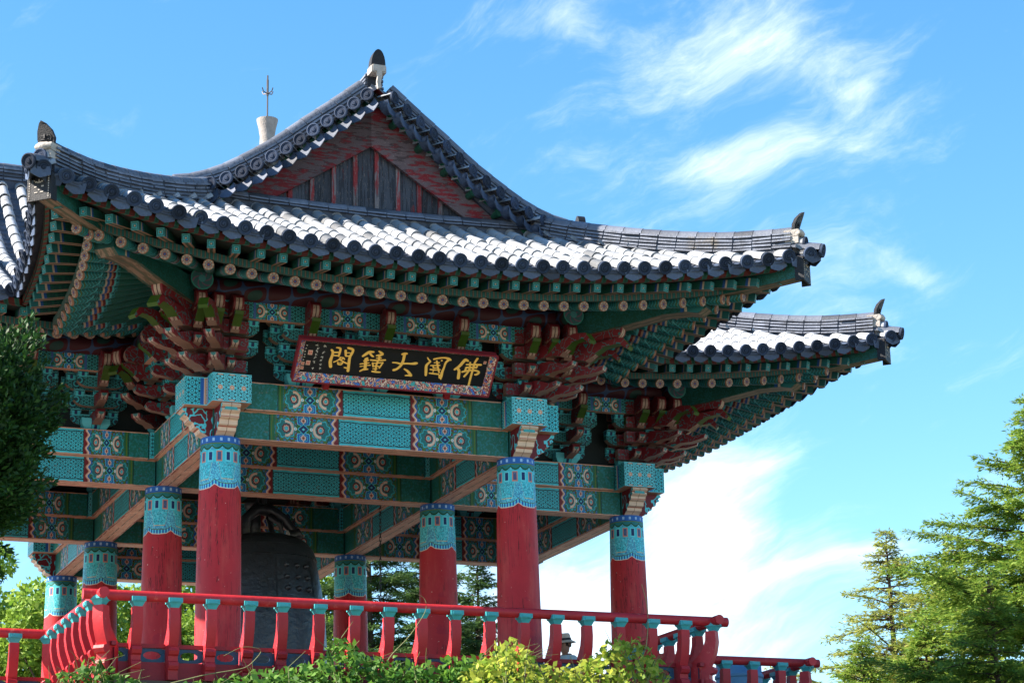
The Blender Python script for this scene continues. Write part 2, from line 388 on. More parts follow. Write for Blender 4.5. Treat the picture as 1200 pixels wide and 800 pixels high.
def hip_mat():
    g = newmat('hip_rafter_paint', .55)
    c = g.lay((.012, .11, .085), abs(g.noise(24, 3) - .5) < .03, TEAL)
    c = g.lay(c, g.band(g.x, 2.75, 3.0), TEAL); c = g.lay(c, g.band(g.x, 2.72, 2.76), CREAM)
    c = g.lay(c, g.band(g.x, 2.66, 2.71), BLUE)
    u = g.lay((.03, .10, .08), abs(g.y) < .105, (.34, .23, .17)); u = g.lay(u, g.noise(30, 3, stretch=(.1, 1, 1)) > .52, (.17, .13, .09)); u = g.lay(u, abs(g.y) < .02, (.12, .13, .09))
    c = g.lay(c, g.nz < -.35, u)
    q = abs(g.y) + abs(g.z - .2); r = g.hyp(g.y, g.z - .2)
    e = g.lay((.01, .08, .07), r < .13, GRN); e = g.lay(e, abs(q - .10) < .02, CREAM); e = g.lay(e, q < .05, GOLD)
    c = g.lay(c, g.nx > .6, e)
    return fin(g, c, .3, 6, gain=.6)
M['hiprafter'] = hip_mat()

# ------------------------------------------------------------------ mesh helpers
class MB:
    def __init__(s): s.v, s.f, s.m = [], [], []
    def add(s, vs, fs, mi=0):
        b = len(s.v); s.v += [tuple(q) for q in vs]; s.f += [tuple(b+i for i in f) for f in fs]; s.m += [mi]*len(fs)
    def box(s, x0, x1, y0, y1, z0, z1, mi=0, mat=None, tp=None):
        """tp = (shrink x, shrink y) of the bottom face"""
        sx, sy = tp or (0, 0)
        vs = [(x0+sx, y0+sy, z0), (x1-sx, y0+sy, z0), (x1-sx, y1-sy, z0), (x0+sx, y1-sy, z0), (x0, y0, z1), (x1, y0, z1), (x1, y1, z1), (x0, y1, z1)]
        if mat is not None: vs = [mat @ Vector(v) for v in vs]
        s.add(vs, [(0, 3, 2, 1), (4, 5, 6, 7), (0, 1, 5, 4), (1, 2, 6, 5), (2, 3, 7, 6), (3, 0, 4, 7)], mi)
    def prism(s, poly, lo, hi, mi=0, f=None):
        """poly in (a, b); extruded along the third axis lo..hi; f maps (a, b, c) to xyz (default a=x, b=z, c=y)"""
        f = f or (lambda a, b, c: (a, c, b)); n = len(poly)
        vs = [f(a, b, lo) for a, b in poly] + [f(a, b, hi) for a, b in poly]
        s.add(vs, [tuple(range(n)), tuple(range(2*n-1, n-1, -1))] + [((i+1) % n, i, n+i, n+(i+1) % n) for i in range(n)], mi)
    def tube(s, pts, rad, n=8, mi=0, cap=True, capm=None):
        pts = [Vector(p) for p in pts]; k = len(pts)
        if not hasattr(rad, '__len__'): rad = [rad]*k
        vs = []
        for i, p in enumerate(pts):
            d = (pts[min(i+1, k-1)] - pts[max(i-1, 0)]).normalized()
            a = d.cross(Vector((0, 0, 1)))
            if a.length < 1e-3: a = Vector((0, 1, 0))
            a.normalize(); b = a.cross(d)
            for j in range(n):
                t = 2*math.pi*j/n; vs.append(p + rad[i]*(math.cos(t)*a + math.sin(t)*b))
        fs = [(i*n+j, (i+1)*n+j, (i+1)*n+(j+1) % n, i*n+(j+1) % n) for i in range(k-1) for j in range(n)]
        b0 = len(s.v); s.add(vs, fs, mi)
        if cap:
            s.f += [tuple(b0+j for j in range(n)), tuple(b0+(k-1)*n+j for j in range(n-1, -1, -1))]; s.m += [mi if capm is None else capm]*2
    def lathe(s, prof, n=24, mi=0, c=(0, 0, 0)):
        vs = [(c[0]+r*math.cos(2*math.pi*j/n), c[1]+r*math.sin(2*math.pi*j/n), c[2]+z) for r, z in prof for j in range(n)]
        s.add(vs, [(i*n+j, i*n+(j+1) % n, (i+1)*n+(j+1) % n, (i+1)*n+j) for i in range(len(prof)-1) for j in range(n)], mi)
        b = len(s.v)-len(vs)
        s.f += [tuple(b+j for j in range(n-1, -1, -1)), tuple(b+(len(prof)-1)*n+j for j in range(n))]; s.m += [mi]*2
    def grid(s, rows, mi=0):
        n = len(rows[0]); vs = [p for r in rows for p in r]
        s.add(vs, [(i*n+j, i*n+j+1, (i+1)*n+j+1, (i+1)*n+j) for i in range(len(rows)-1) for j in range(n-1)], mi)
    def mesh(s, name, mats, smooth=None):
        me = bpy.data.meshes.new(name); me.from_pydata(s.v, [], s.f); me.update()
        for q in (mats if isinstance(mats, (list, tuple)) else [mats]): me.materials.append(q)
        if any(s.m): me.polygons.foreach_set('material_index', s.m)
        if smooth is not None:
            me.polygons.foreach_set('use_smooth', [True]*len(me.polygons)); me.set_sharp_from_angle(angle=R(smooth))
        return me
def link(name, me, parent=None, mtx=None):
    o = bpy.data.objects.new(name, me); scene.collection.objects.link(o)
    if parent: o.parent = parent
    if mtx is not None: o.matrix_basis = mtx
    return o
def empty(name, loc=(0, 0, 0)):
    o = bpy.data.objects.new(name, None); scene.collection.objects.link(o); o.location = loc; return o
def tag(o, label, cat, group=None):
    o['label'] = label; o['category'] = cat
    if group: o['group'] = group
    return o
def frame(loc, x, z=None):
    """matrix with local +x along x and local +z near z"""
    x = Vector(x).normalized(); z = Vector(z or (0, 0, 1)); y = z.cross(x).normalized(); z = x.cross(y)
    m = Matrix((x, y, z)).transposed().to_4x4(); m.translation = Vector(loc); return m
def rz(a): return Matrix.Rotation(a, 4, 'Z')
def copy_tree(o, parent, mtx):
    c = o.copy(); scene.collection.objects.link(c); c.parent = parent; c.matrix_basis = mtx
    for ch in CH.get(o.name, []):
        d = ch.copy(); scene.collection.objects.link(d); d.parent = c; d.matrix_basis = ch.matrix_basis
    return c
CH = {}
def sub(name, me, parent, mtx=None):
    o = link(name, me, parent, mtx); CH.setdefault(parent.name, []).append(o); return o

# ------------------------------------------------------------------ pavilion
A_, D_, T = 2.2, 3.2836, 3.6
F = A_ + D_; WF = 5.54
OM, OC = 2.81, 3.36; W = A_ + OC; ZE = T + 1.98
TILE = .298
def lift(tau): return .50*max(0, 1 - tau/W)**2.02
def pl(tau): return .55*max(0, 1 - tau/W)**3
HT = np.array([0, 1, 2, 2.5, 2.81, 3.2, 3.66, 4.06, 5.01]); HZ = np.array([0, .50, 1.02, 1.29, 1.49, 1.79, 2.17, 2.54, 3.45])
def hh(t): return float(np.interp(t, HT, HZ)) if t >= 0 else .5*t
def surf(tau, t): return ZE + hh(t) + lift(tau)*max(0, 1 - t/3.4)
pav = empty('bell_pavilion', (0, 0, WF))
tag(pav, 'Korean bell pavilion with curved grey tiled roofs, teal painted brackets and red columns', 'pavilion')
ARM0 = []            # (object, local matrix) of the front arm, arm frame: x = lateral, y = -outward
def part(name, me, mtx=None):
    o = link(name, me, pav, mtx or Matrix()); ARM0.append(o); return o

# --- columns
mb = MB(); prof = [(.305, -T), (.312, -T*.7), (.298, -T*.35), (.272, 0)]
mb.lathe(prof, 40); col_me = mb.mesh('column', M['column'], 50)
mb = MB(); mb.lathe([(.46, -.18), (.44, 0), (.36, .03)], 24); base_me = mb.mesh('column_base', M['stone'], 40)
def column(u, w, r):
    o = part('column', col_me, Matrix.Translation((u, -w, T)) @ rz(r))
    sub('column_base', base_me, o, Matrix.Translation((0, 0, -T + .0)))
for u, w in ((-A_, F), (A_, F), (-A_, A_)): column(u, w, random.random()*6)

# --- beams (local x along the beam)
def beam_mesh(L, h, wd, mat, name):
    mb = MB(); mb.box(-L/2, L/2, -wd/2, wd/2, 0, h); return mb.mesh(name, mat)
LB4 = beam_mesh(4.4, .40, .30, M['lower4'], 'lintel_beam'); UB4 = beam_mesh(4.4, .40, .46, M['upper4'], 'plate_beam')
LB3 = beam_mesh(D_, .40, .30, M['lower3'], 'lintel_beam'); UB3 = beam_mesh(D_, .40, .46, M['upper3'], 'plate_beam')
# keep beam ends off the column axis so crossing beams never share a plane: shorten by the crossing beam
def beam_pair(cx, cw, L, ang):
    lb, ub = (LB4, UB4) if L > 4 else (LB3, UB3)
    k = 1 - .0*L
    o = part('lintel_beam', lb, Matrix.Translation((cx, -cw, T)) @ rz(ang)); o.scale = ((L - .34)/L, 1, 1)
    o = part('plate_beam', ub, Matrix.Translation((cx, -cw, T + .402)) @ rz(ang)); o.scale = ((L - .60)/L, 1, 1)
beam_pair(0, F, 4.4, 0); beam_pair(0, A_, 4.4, 0)
beam_pair(-A_, A_ + D_/2, D_, R(90)); beam_pair(A_, A_ + D_/2, D_, R(90))
# joint blocks over each column and projecting plate-beam ends, with carved lintel ends below
mb = MB(); mb.box(-.28, .28, -.28, .28, 0, .40); joint_me = mb.mesh('joint_block', M['bend'])
mb = MB(); mb.box(-.15, .15, -.15, .15, 0, .40); joint2_me = mb.mesh('joint_core', M['purlin'])
mb = MB(); mb.box(0, .30, -.275, .275, .002, .398); pend_me = mb.mesh('plate_end', M['bend'])
cp = [(.10, .395), (.56, .395), (.58, .36), (.53, .33), (.55, .29), (.49, .26), (.48, .21), (.42, .19), (.40, .13), (.34, .11), (.32, .06), (.26, .04), (.20, .0), (.10, .0)]
mb = MB(); mb.prism(cp, -.13, .13); cend_me = mb.mesh('carved_end', M['scroll'])
mb = MB()
pf = [(.09*math.cos(t), .09*math.sin(t)) for t in np.linspace(0, math.pi, 9)]
mb.prism(pf, 0, .05, f=lambda a, b, c: (c, a, b)); halfdisc_me = mb.mesh('half_disc', M['cyanpart'])
for sx in (-1, 1):
    j = part('joint_block', joint_me, Matrix.Translation((sx*A_, -F, T + .402)))
    sub('joint_core', joint2_me, j, Matrix.Translation((0, 0, -.402)))
    for ang, dd in ((-90, (0, -.28)), (0 if sx > 0 else 180, (sx*.28, 0))):
        sub('plate_end', pend_me, j, Matrix.Translation((dd[0], dd[1], 0)) @ rz(R(ang)))
        sub('carved_end', cend_me, j, Matrix.Translation((0, 0, -.402)) @ rz(R(ang)))
        sub('half_disc', halfdisc_me, j, Matrix.Translation((0, 0, -.10)) @ rz(R(ang)) @ Matrix.Translation((.50, 0, 0)))
j = part('joint_block', joint_me, Matrix.Translation((-A_, -A_, T + .402))); sub('joint_core', joint2_me, j, Matrix.Translation((0, 0, -.402)))

# --- bracket sets (local +x outward, z 0 at the top of the plate beam)
ZB = T + .80
mb = MB(); mb.box(-.21, .21, -.21, .21, 0, .09, tp=(.06, .06)); mb.box(-.211, .211, -.211, .211, .09, .17); judu_me = mb.mesh('bracket_set', M['block'])
def arm_mesh(L):
    h = .17; mb = MB(); e = L/2
    pp = [(-e, h), (-e, .085), (-e+.05, .035), (-e+.12, .006), (-e+.19, 0), (e-.19, 0), (e-.12, .006), (e-.05, .035), (e, .085), (e, h)]
    mb.prism(pp, -.055, .055, f=lambda a, b, c: (c, a, b)); return mb.mesh('bracket_arm', M['arm'])
ARMS = {.72: arm_mesh(.72), .98: arm_mesh(.98), 1.04: arm_mesh(1.04)}
mb = MB(); mb.box(-.075, .075, -.075, .075, 0, .05, tp=(.022, .022)); mb.box(-.0755, .0755, -.0755, .0755, .05, .105); soro_me = mb.mesh('bearing_block', M['block'])
def tongue(X, kind):
    mb = MB()
    if kind == 0:      # upturned tongue with a rounded cream tip
        pp = [(-.3, 0), (X-.10, 0), (X-.04, -.025), (X+.06, .0), (X+.20, .02), (X+.26, .05), (X+.285, .10), (X+.265, .145), (X+.22, .16), (X+.10, .135), (X, .165), (-.3, .17)]
        wd, mt = .062, M['tongue']
    elif kind == 1:    # drooping green-backed tongue
        pp = [(-.3, 0), (X-.08, 0), (X, .015), (X+.05, -.02), (X+.10, .03), (X+.20, .12), (X+.29, .18), (X+.31, .225), (X+.22, .225), (X+.10, .20), (X, .235), (-.3, .17)]
        wd, mt = .062, M['gtongue']
    else:              # cloud head
        pp = [(-.3, 0), (X-.02, 0), (X+.03, .03), (X+.05, -.01), (X+.10, .03)] + [(X+.10+.115*math.cos(t), .15+.125*math.sin(t)) for t in np.linspace(-1.0, 2.4, 9)] + [(X-.06, .23), (-.3, .20)]
        wd, mt = .075, M['head']
    mb.prism(pp, -wd, wd); return mb.mesh('bracket_tongue', mt, 28)
TIER = [.09, .33, .57, .79]; XO = [.28, .46, .62, .68]; KIND = [0, 0, 1, 2]
TON = [tongue(XO[i], KIND[i]) for i in range(4)]
def long_tongue(X, kind, extra):
    mb = MB(); h = .17
    if kind == 0:
        pp = [(-.2, 0), (X-.10, 0), (X, -.04), (X+.10, .0), (X+extra*.6, .0), (X+extra, .045), (X+extra+.02, .10), (X+extra*.7, .085), (X+.2, .12), (X+.05, .17), (-.2, .17)]
        mt = M['tongue']
    elif kind == 1:
        pp = [(-.2, 0), (X-.1, 0), (X, -.03), (X+.08, .02), (X+extra*.45, .13), (X+extra*.8, .15), (X+extra, .06), (X+extra+.03, .10), (X+extra*.9, .22), (X+extra*.5, .25), (X, .2), (-.2, .17)]
        mt = M['gtongue']
    else:
        pp = [(-.2, 0), (X, 0), (X+.08, .0)] + [(X+.22+.14*math.cos(t), .16+.15*math.sin(t)) for t in np.linspace(-1.2, 2.2, 10)] + [(X, .28), (-.2, .25)]
        mt = M['head']
    mb.prism(pp, -.075, .075); return mb.mesh('bracket_tongue', mt, 28)
LTON = [long_tongue(.42, 0, .40), long_tongue(.68, 0, .45), long_tongue(.92, 1, .55), long_tongue(1.05, 2, 0)]
def tr(x, y, z): return Matrix.Translation((x, y, z))
def fill_set(o, kind='mid'):
    rows = [(0, 0, .72), (1, 0, .98), (1, .24, .72), (2, .0, 1.04), (2, .24, .98), (2, .46, .72), (3, .24, 1.04), (3, .46, .98)]
    for ti, x, L in rows:
        sub('bracket_arm', ARMS[L], o, tr(x, 0, TIER[ti]))
        if ti < 3:
            for yy in ((-L/2+.08, 0, L/2-.08) if L < .8 else (-L/2+.08, -L/4+.03, 0, L/4-.03, L/2-.08)):
                sub('bearing_block', soro_me, o, tr(x, yy, TIER[ti]+.1395))
    for i in range(4): sub('bracket_tongue', TON[i], o, tr(0, 0, TIER[i]+.002))
def fill_corner(o, sx):
    # o frame: identity in the arm frame; the two outward directions are -y (front) and sx*x (side)
    dirs = (R(-90), 0 if sx > 0 else R(180))
    for di, a in enumerate(dirs):
        m = rz(a)
        lat = sx if di == 0 else -1        # lateral sign towards the outer corner, in the local y of the rotated frame
        ly = (1 if (di == 0 and sx > 0) or (di == 1 and sx < 0) else -1)
        for ti, x, L in [(0, 0, .72), (1, .24, .98), (2, .46, .98)]:
            sub('bracket_arm', ARMS[L], o, m @ tr(x + .003*di, ly*.05*ti, TIER[ti] + .003*di))
            for yy in (-L/2+.08, L/2-.08): sub('bearing_block', soro_me, o, m @ tr(x, ly*.05*ti + yy, TIER[ti]+.1395+.002*di))
        for k, off in enumerate((0, .28, .54)):
            for i in range(4):
                if k == 2 and i < 1: continue
                sub('bracket_tongue', TON[i], o, m @ tr(.04*k, ly*off, TIER[i]+.004))
    dg = rz(R(-45) if sx > 0 else R(-135))
    for i in range(4): sub('bracket_tongue', LTON[i], o, dg @ tr(.08, 0, TIER[i]-.004) @ Matrix.Diagonal((1.18, 1.1, 1.1, 1)))
    for sg in (-1, 1):
        for i in range(3): sub('bracket_tongue', LTON[i], o, dg @ rz(sg*R(17)) @ tr(.10, sg*.10, TIER[i]+.008) @ Matrix.Diagonal((.98, .9, 1.0, 1)))
for u in (-1.1, 0, 1.1):
    o = part('bracket_set', judu_me, tr(u, -F, ZB+.003) @ rz(R(-90))); fill_set(o)
for sx in (-1, 1):
    o = part('bracket_set', judu_me, tr(sx*A_, -F, ZB+.003)); fill_corner(o, sx)
    for k in (1, 2):
        o = part('bracket_set', judu_me, tr(sx*A_, -(F - k*D_/3), ZB+.003) @ rz(0 if sx > 0 else R(180))); fill_set(o)
# re-entrant corner: a set turned to the diagonal
o = part('bracket_set', judu_me, tr(-A_, -A_, ZB+.003) @ rz(R(-135)))
for i in range(4): sub('bracket_tongue', LTON[i], o, tr(0, 0, TIER[i]))
# near-black boards painting gap shade behind the sets, and the pole plate + purlin above them
def board(u0, u1, w0, w1, z0, z1, th, mat, name):
    mb = MB(); dx, dy = u1-u0, -(w1-w0); L = math.hypot(dx, dy); mb.box(-L/2, L/2, -th/2, th/2, z0, z1)
    return part(name, mb.mesh(name, mat), tr((u0+u1)/2, -(w0+w1)/2, 0) @ rz(math.atan2(dy, dx)))
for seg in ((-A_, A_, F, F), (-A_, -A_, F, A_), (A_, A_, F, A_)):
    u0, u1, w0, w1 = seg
    board(u0, u1, w0, w1, ZB + .004, ZB+1.15, .05 + .002*(u0 == u1), M['bk'], 'gap_shade_board')
PO = .55
g = newmat('pole_plate_paint', .55)
pq = abs(((g.x/1.1) % 1.0) - .5)*1.1
c_ = lattice(g, g.x, g.z, .085, (.025, .24, .25)); c_ = g.lay(c_, pq < .24, floral(g, ((g.x/1.1) % 1.0 - .5)*1.1*1.5, (g.z-.12)*1.3))
c_ = g.lay(c_, abs(pq - .25) < .018, (.05, .12, .35)); c_ = g.lay(c_, g.nz < -.5, SALM)
M['poleplate'] = fin(g, c_, .25, 6)
def poleplate(L, name='pole_plate'):
    mb = MB(); mb.box(-L/2, L/2, -.06, .06, 0, .24); return mb.mesh(name, M['poleplate'])
g = newmat('purlin_disc_paint', .55)
rr = g.hyp(g.y, g.z); th_ = g.m('ARCTAN2', g.z, g.y)
c_ = g.lay((.03, .10, .11), abs(g.sin(th_*3 + rr*30)) < .3, (.16, .06, .12)); c_ = g.lay(c_, rr > .14, (.03, .2, .17)); c_ = g.lay(c_, rr < .05, (.05, .2, .22))
sw = g.sin(g.x*9)*g.sin(th_*2 + g.x*3); sd_ = g.lay((.05, .008, .014), abs(sw) < .12, (.03, .06, .14)); sd_ = g.lay(sd_, sw > .6, (.012, .05, .045)); c_ = g.lay(sd_, abs(g.nx) > .6, c_)
M['purlind'] = fin(g, c_, .3, 6)
L1 = 2*(A_+PO); o = part('pole_plate', poleplate(L1), tr(0, -(F+PO), ZB+.80))
mb = MB(); mb.tube([(-(A_+.95), 0, 0), (A_+.95, 0, 0)], .165, 16); part('purlin', mb.mesh('purlin', M['purlind'], 40), tr(0, -(F+PO), T+1.99))
for sx in (-1, 1):
    L2 = F + PO - .065 - (A_+PO)
    part('pole_plate', poleplate(L2), tr(sx*(A_+PO), -(A_+PO+L2/2), ZB+.80) @ rz(R(90)))
    mb = MB(); mb.tube([(-(F+1.0), 0, 0), (-(A_+PO), 0, 0)], .16, 16); part('purlin', mb.mesh('purlin', M['purlind'], 40), tr(sx*(A_+PO), 0, T+1.985) @ rz(R(90)))

# --- eaves: soffits, fascias, rafters.  e = index along the eave: front uses u, sides use w
def rz_end(tau): return 2.15 + .45*max(0, 1-tau/W)**3, T + 1.63 + .53*max(0, 1-tau/W)**2.02
def fly_end(tau): return 2.60 + .52*max(0, 1-tau/W)**3, T + 1.765 + .51*max(0, 1-tau/W)**2.02
def squeeze(q, lim):   # inner end of a rafter whose outer end sits at q along the eave
    return q if q < lim else lim + (q - lim)*.17
def place(side, q, out, z):
    """side 0 front (q = u), side +-1 flank (q = w)"""
    if side == 0: return Vector((q, -(F + out), z))
    return Vector((side*(A_ + out), -q, z))
def tau_of(side, q): return W - abs(q) if side == 0 else (F + OC) - q
eave = {}
for side in (0, -1, 1):
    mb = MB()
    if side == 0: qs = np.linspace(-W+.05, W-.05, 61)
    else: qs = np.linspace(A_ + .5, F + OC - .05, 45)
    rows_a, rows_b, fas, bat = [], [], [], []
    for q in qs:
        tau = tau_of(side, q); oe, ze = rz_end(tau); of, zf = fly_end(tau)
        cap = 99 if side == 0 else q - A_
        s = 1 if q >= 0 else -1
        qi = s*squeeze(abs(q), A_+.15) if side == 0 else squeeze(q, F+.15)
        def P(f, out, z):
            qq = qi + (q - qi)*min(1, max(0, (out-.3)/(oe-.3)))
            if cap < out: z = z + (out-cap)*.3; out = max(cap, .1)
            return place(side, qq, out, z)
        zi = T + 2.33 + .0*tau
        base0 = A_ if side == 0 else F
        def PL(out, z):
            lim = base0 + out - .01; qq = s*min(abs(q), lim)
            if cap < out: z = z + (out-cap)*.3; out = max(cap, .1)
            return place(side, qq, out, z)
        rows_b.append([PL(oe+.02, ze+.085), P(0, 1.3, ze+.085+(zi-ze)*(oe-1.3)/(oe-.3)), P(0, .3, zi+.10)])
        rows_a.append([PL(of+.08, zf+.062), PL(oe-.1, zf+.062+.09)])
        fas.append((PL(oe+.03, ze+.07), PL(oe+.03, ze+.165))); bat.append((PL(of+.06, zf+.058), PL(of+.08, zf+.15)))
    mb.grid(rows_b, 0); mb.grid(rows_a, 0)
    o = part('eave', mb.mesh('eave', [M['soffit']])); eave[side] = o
    for nm, strip, th, mt in (('fascia', fas, .06, M['fascia']), ('tile_batten', bat, .05, M['fascia2'])):
        mb = MB(); n = len(strip)
        out = Vector((0, -1, 0)) if side == 0 else Vector((side, 0, 0))
        mb.grid([[a, b] for a, b in strip]); mb.grid([[b - out*th, a - out*th] for a, b in strip])
        mb.grid([[a - out*th, a] for a, b in strip]); mb.grid([[b, b - out*th] for a, b in strip])
        sub(nm, mb.mesh(nm, mt), o)
RL = 1.0
def rafter_mesh(L):
    mb = MB(); mb.tube([(0, 0, 0), (-.02, 0, 0), (-L, 0, 0)], [.070, .076, .082], 10); return mb.mesh('rafter', M['rafter'], 40)
def fly_mesh(L):
    mb = MB(); mb.box(-L, 0, -.052, .052, -.058, .058); me = mb.mesh('flying_rafter', M['fly']); return me
RM = {}
def getm(d, L, fn):
    k = round(L*5)/5
    if (fn, k) not in RM: RM[(fn, k)] = fn(k)
    return RM[(fn, k)]
def rafter_at(side, q):
    tau = tau_of(side, q); oe, ze = rz_end(tau)
    cap = 99 if side == 0 else q - A_ - .12
    s = 1 if q >= 0 else -1
    qi = s*squeeze(abs(q), A_+.15) if side == 0 else squeeze(q, F+.15)
    zi = T + 2.33
    p1 = place(side, q, oe, ze); p0 = place(side, qi, .3, zi)
    if cap < oe:
        k = (cap-.3)/(oe-.3)
        if k < .15: return
        p1 = p0 + (p1-p0)*k
    L = (p1-p0).length
    sub('rafter', getm(0, L, rafter_mesh), eave[side], frame(p1, p1-p0))
    if cap < 90 and cap < oe+.35: return
    of, zf = fly_end(tau); f1 = place(side, q + (q-qi)*.17*(1 if side == 0 else 1), of, zf); dirv = (p1-p0); dirv.z = 0; dirv.normalize()
    f0 = f1 - dirv*1.1 + Vector((0, 0, .20))
    sub('flying_rafter', fly_me, eave[side], frame(f1, f1-f0))
fly_me = fly_mesh(1.1)
for i in range(-16, 17): rafter_at(0, i*TILE*1.0)
for side in (-1, 1):
    q = A_ + .55
    while q < F + OC - .78: rafter_at(side, q); q += TILE
# hip rafters and the corner pieces (local x along the diagonal; x = distance from the corner column)
S2 = math.sqrt(2)
cu = lambda r: T + 1.90 + .28*(r/3.4)**2
pp = [(.2, cu(.2)+.1), (.2, cu(.2)-.20)] + [(r, cu(r)-.26+.03*r) for r in (1, 1.8, 2.4)] + [(2.75, cu(2.75)-.24), (2.92, cu(2.9)-.30), (3.04, cu(3.0)-.24), (3.02, cu(3.0)-.12), (3.12, cu(3.1)-.10), (3.36, cu(3.3)-.06), (3.40, cu(3.36)+.18), (3.0, cu(3.0)+.12), (2, cu(2)+.10), (1, cu(1)+.1)]
pp = [(a, b - T - 2.0) for a, b in pp]
mb = MB(); mb.prism(pp, -.15, .15); hipr_me = mb.mesh('hip_rafter', M['hiprafter'], 25)
cs = lambda r: .10 + .13*((max(r, 2.2)-2.2)/2.4)**1.6
sp = [(2.2, cs(2.2)+.12), (2.2, cs(2.2)-.1)] + [(r, cs(r)-.10) for r in (3.0, 3.6)] + [(4.0, cs(4.0)-.09), (4.45, cs(4.45)-.08), (4.47, cs(4.47)+.17), (3.8, cs(3.8)+.15), (3, cs(3)+.12)]
mb = MB(); mb.prism(sp, -.115, .115); sarae_me = mb.mesh('corner_extension', M['hiprafter'], 25)
# black end plate with a rounded top, a beaded edge and light relief strokes
mb = MB(); mb.prism([(-.19, -.20), (.19, -.20), (.19, .14), (.13, .20), (-.13, .20), (-.19, .14)], 0, .03, f=lambda a, b, c: (c, a, b))
mb.prism([(-.19, .14), (.19, .14), (.19, .20), (-.19, .20)], -.10, -.002, f=lambda a, b, c: (c, a, b))
for sy in (-.1925, .1925): mb.box(-.10, .03, sy-.015, sy+.015, -.2, .19)
plate_me = mb.mesh('end_plate', M['darktile'])
mb = MB()
for a in np.linspace(-1, 1, 6): mb.box(.03, .036, .085*a-.014, .085*a+.014, .055+.03*a*a-.008, .055+.03*a*a+.010)
for sy in (-1, 1):
    mb.box(.03, .036, sy*.06-.02, sy*.06+.02, -.015, .005); mb.box(.03, .036, sy*.05-.028, sy*.05+.028, -.095, -.08)
    for k in range(9): mb.box(.03, .036, sy*.165-.007, sy*.165+.007, -.17+k*.036, -.15+k*.036)
mb.box(.03, .036, -.008, .008, .055, .10); mb.box(.03, .036, -.012, .012, -.06, -.045)
relief_me = mb.mesh('plate_relief', M['plaster'])
for sx in (-1, 1):
    mt = tr(sx*A_, -F, T + 2.0) @ rz(R(-45) if sx > 0 else R(-135))
    o = part('hip_rafter', hipr_me, mt)
    sub('corner_extension', sarae_me, o, tr(0, 0, .0))
    sub('end_plate', plate_me, o, tr(4.475, 0, cs(4.47)+.03) @ Matrix.Diagonal((1, .85, .9, 1)))
    ob_ = sub('plate_relief', relief_me, o, tr(4.475, 0, cs(4.47)+.03) @ Matrix.Diagonal((1, .85, .9, 1))); ob_['kind'] = 'stuff'
# --- roof: deck, troughs, cover tiles, eave tiles
def roofpt(side, q, t):
    tau = tau_of(side, q); oe = OM + pl(tau)
    return place(side, q, oe - t, surf(tau, t))
def t_end(side, q):
    tau = tau_of(side, q); oe = OM + pl(tau)
    if side == 0:
        return oe + .08 if abs(q) < A_+.1 else max(.05, (F + oe) - (abs(q) + D_))
    return A_ + oe if q < F + .20 else max(.05, (A_ + oe) - (q - D_))
def t_start(side, q):
    if side == 0: return 0
    return max(0, (A_ + OM) - q)
tm = MB(); n = 7; Lt = .33
for x, r in ((0, .092), (-Lt, .078)):
    pass
ang = np.linspace(-.15, math.pi+.15, n+1)
vs = [(0, .092*math.cos(a), .092*math.sin(a)) for a in ang] + [(-Lt, .079*math.cos(a), .079*math.sin(a)) for a in ang] + [(0, .070*math.cos(a), .070*math.sin(a)) for a in ang]
tm.add(vs, [(i, i+1, n+1+i+1, n+1+i) for i in range(n)] + [(i+1, i, 2*n+2+i, 2*n+3+i) for i in range(n)])
tile_me = tm.mesh('cover_tile', M['tile'], 50)
mb = MB(); mb.lathe([(.088, -.02), (.099, -.012), (.099, .020), (.084, .024), (.080, .012), (.036, .010), (.026, .024)], 18)
mb.v = [(z, x, y) for x, y, z in mb.v]
end_me = mb.mesh('end_tile', M['endtile'], 40)
mb = MB(); rows = []
for sgm in range(9):
    y = -.125 + .25*sgm/8; dip = .045*(1 - (y/.125)**2)
    low = -.12 - .035*(1 - abs(y)/.125)
    rows.append([(-.16, y, .012-dip), (0, y, .022-dip), (.035, y, low - dip*.3), (.020, y, low - dip*.3 - .004), (-.02, y, -.01-dip), (-.16, y, -.012-dip)])
mb.grid(rows); drip_me = mb.mesh('drip_tile', M['drip'], 45)
STEP = .285
def rows_of(side):
    if side == 0: return [i*TILE for i in range(-18, 19)]
    q = F + OC - .20; r = []
    while q > .1: r.append(q); q -= TILE
    return r
roofs = {}
NIND = 0
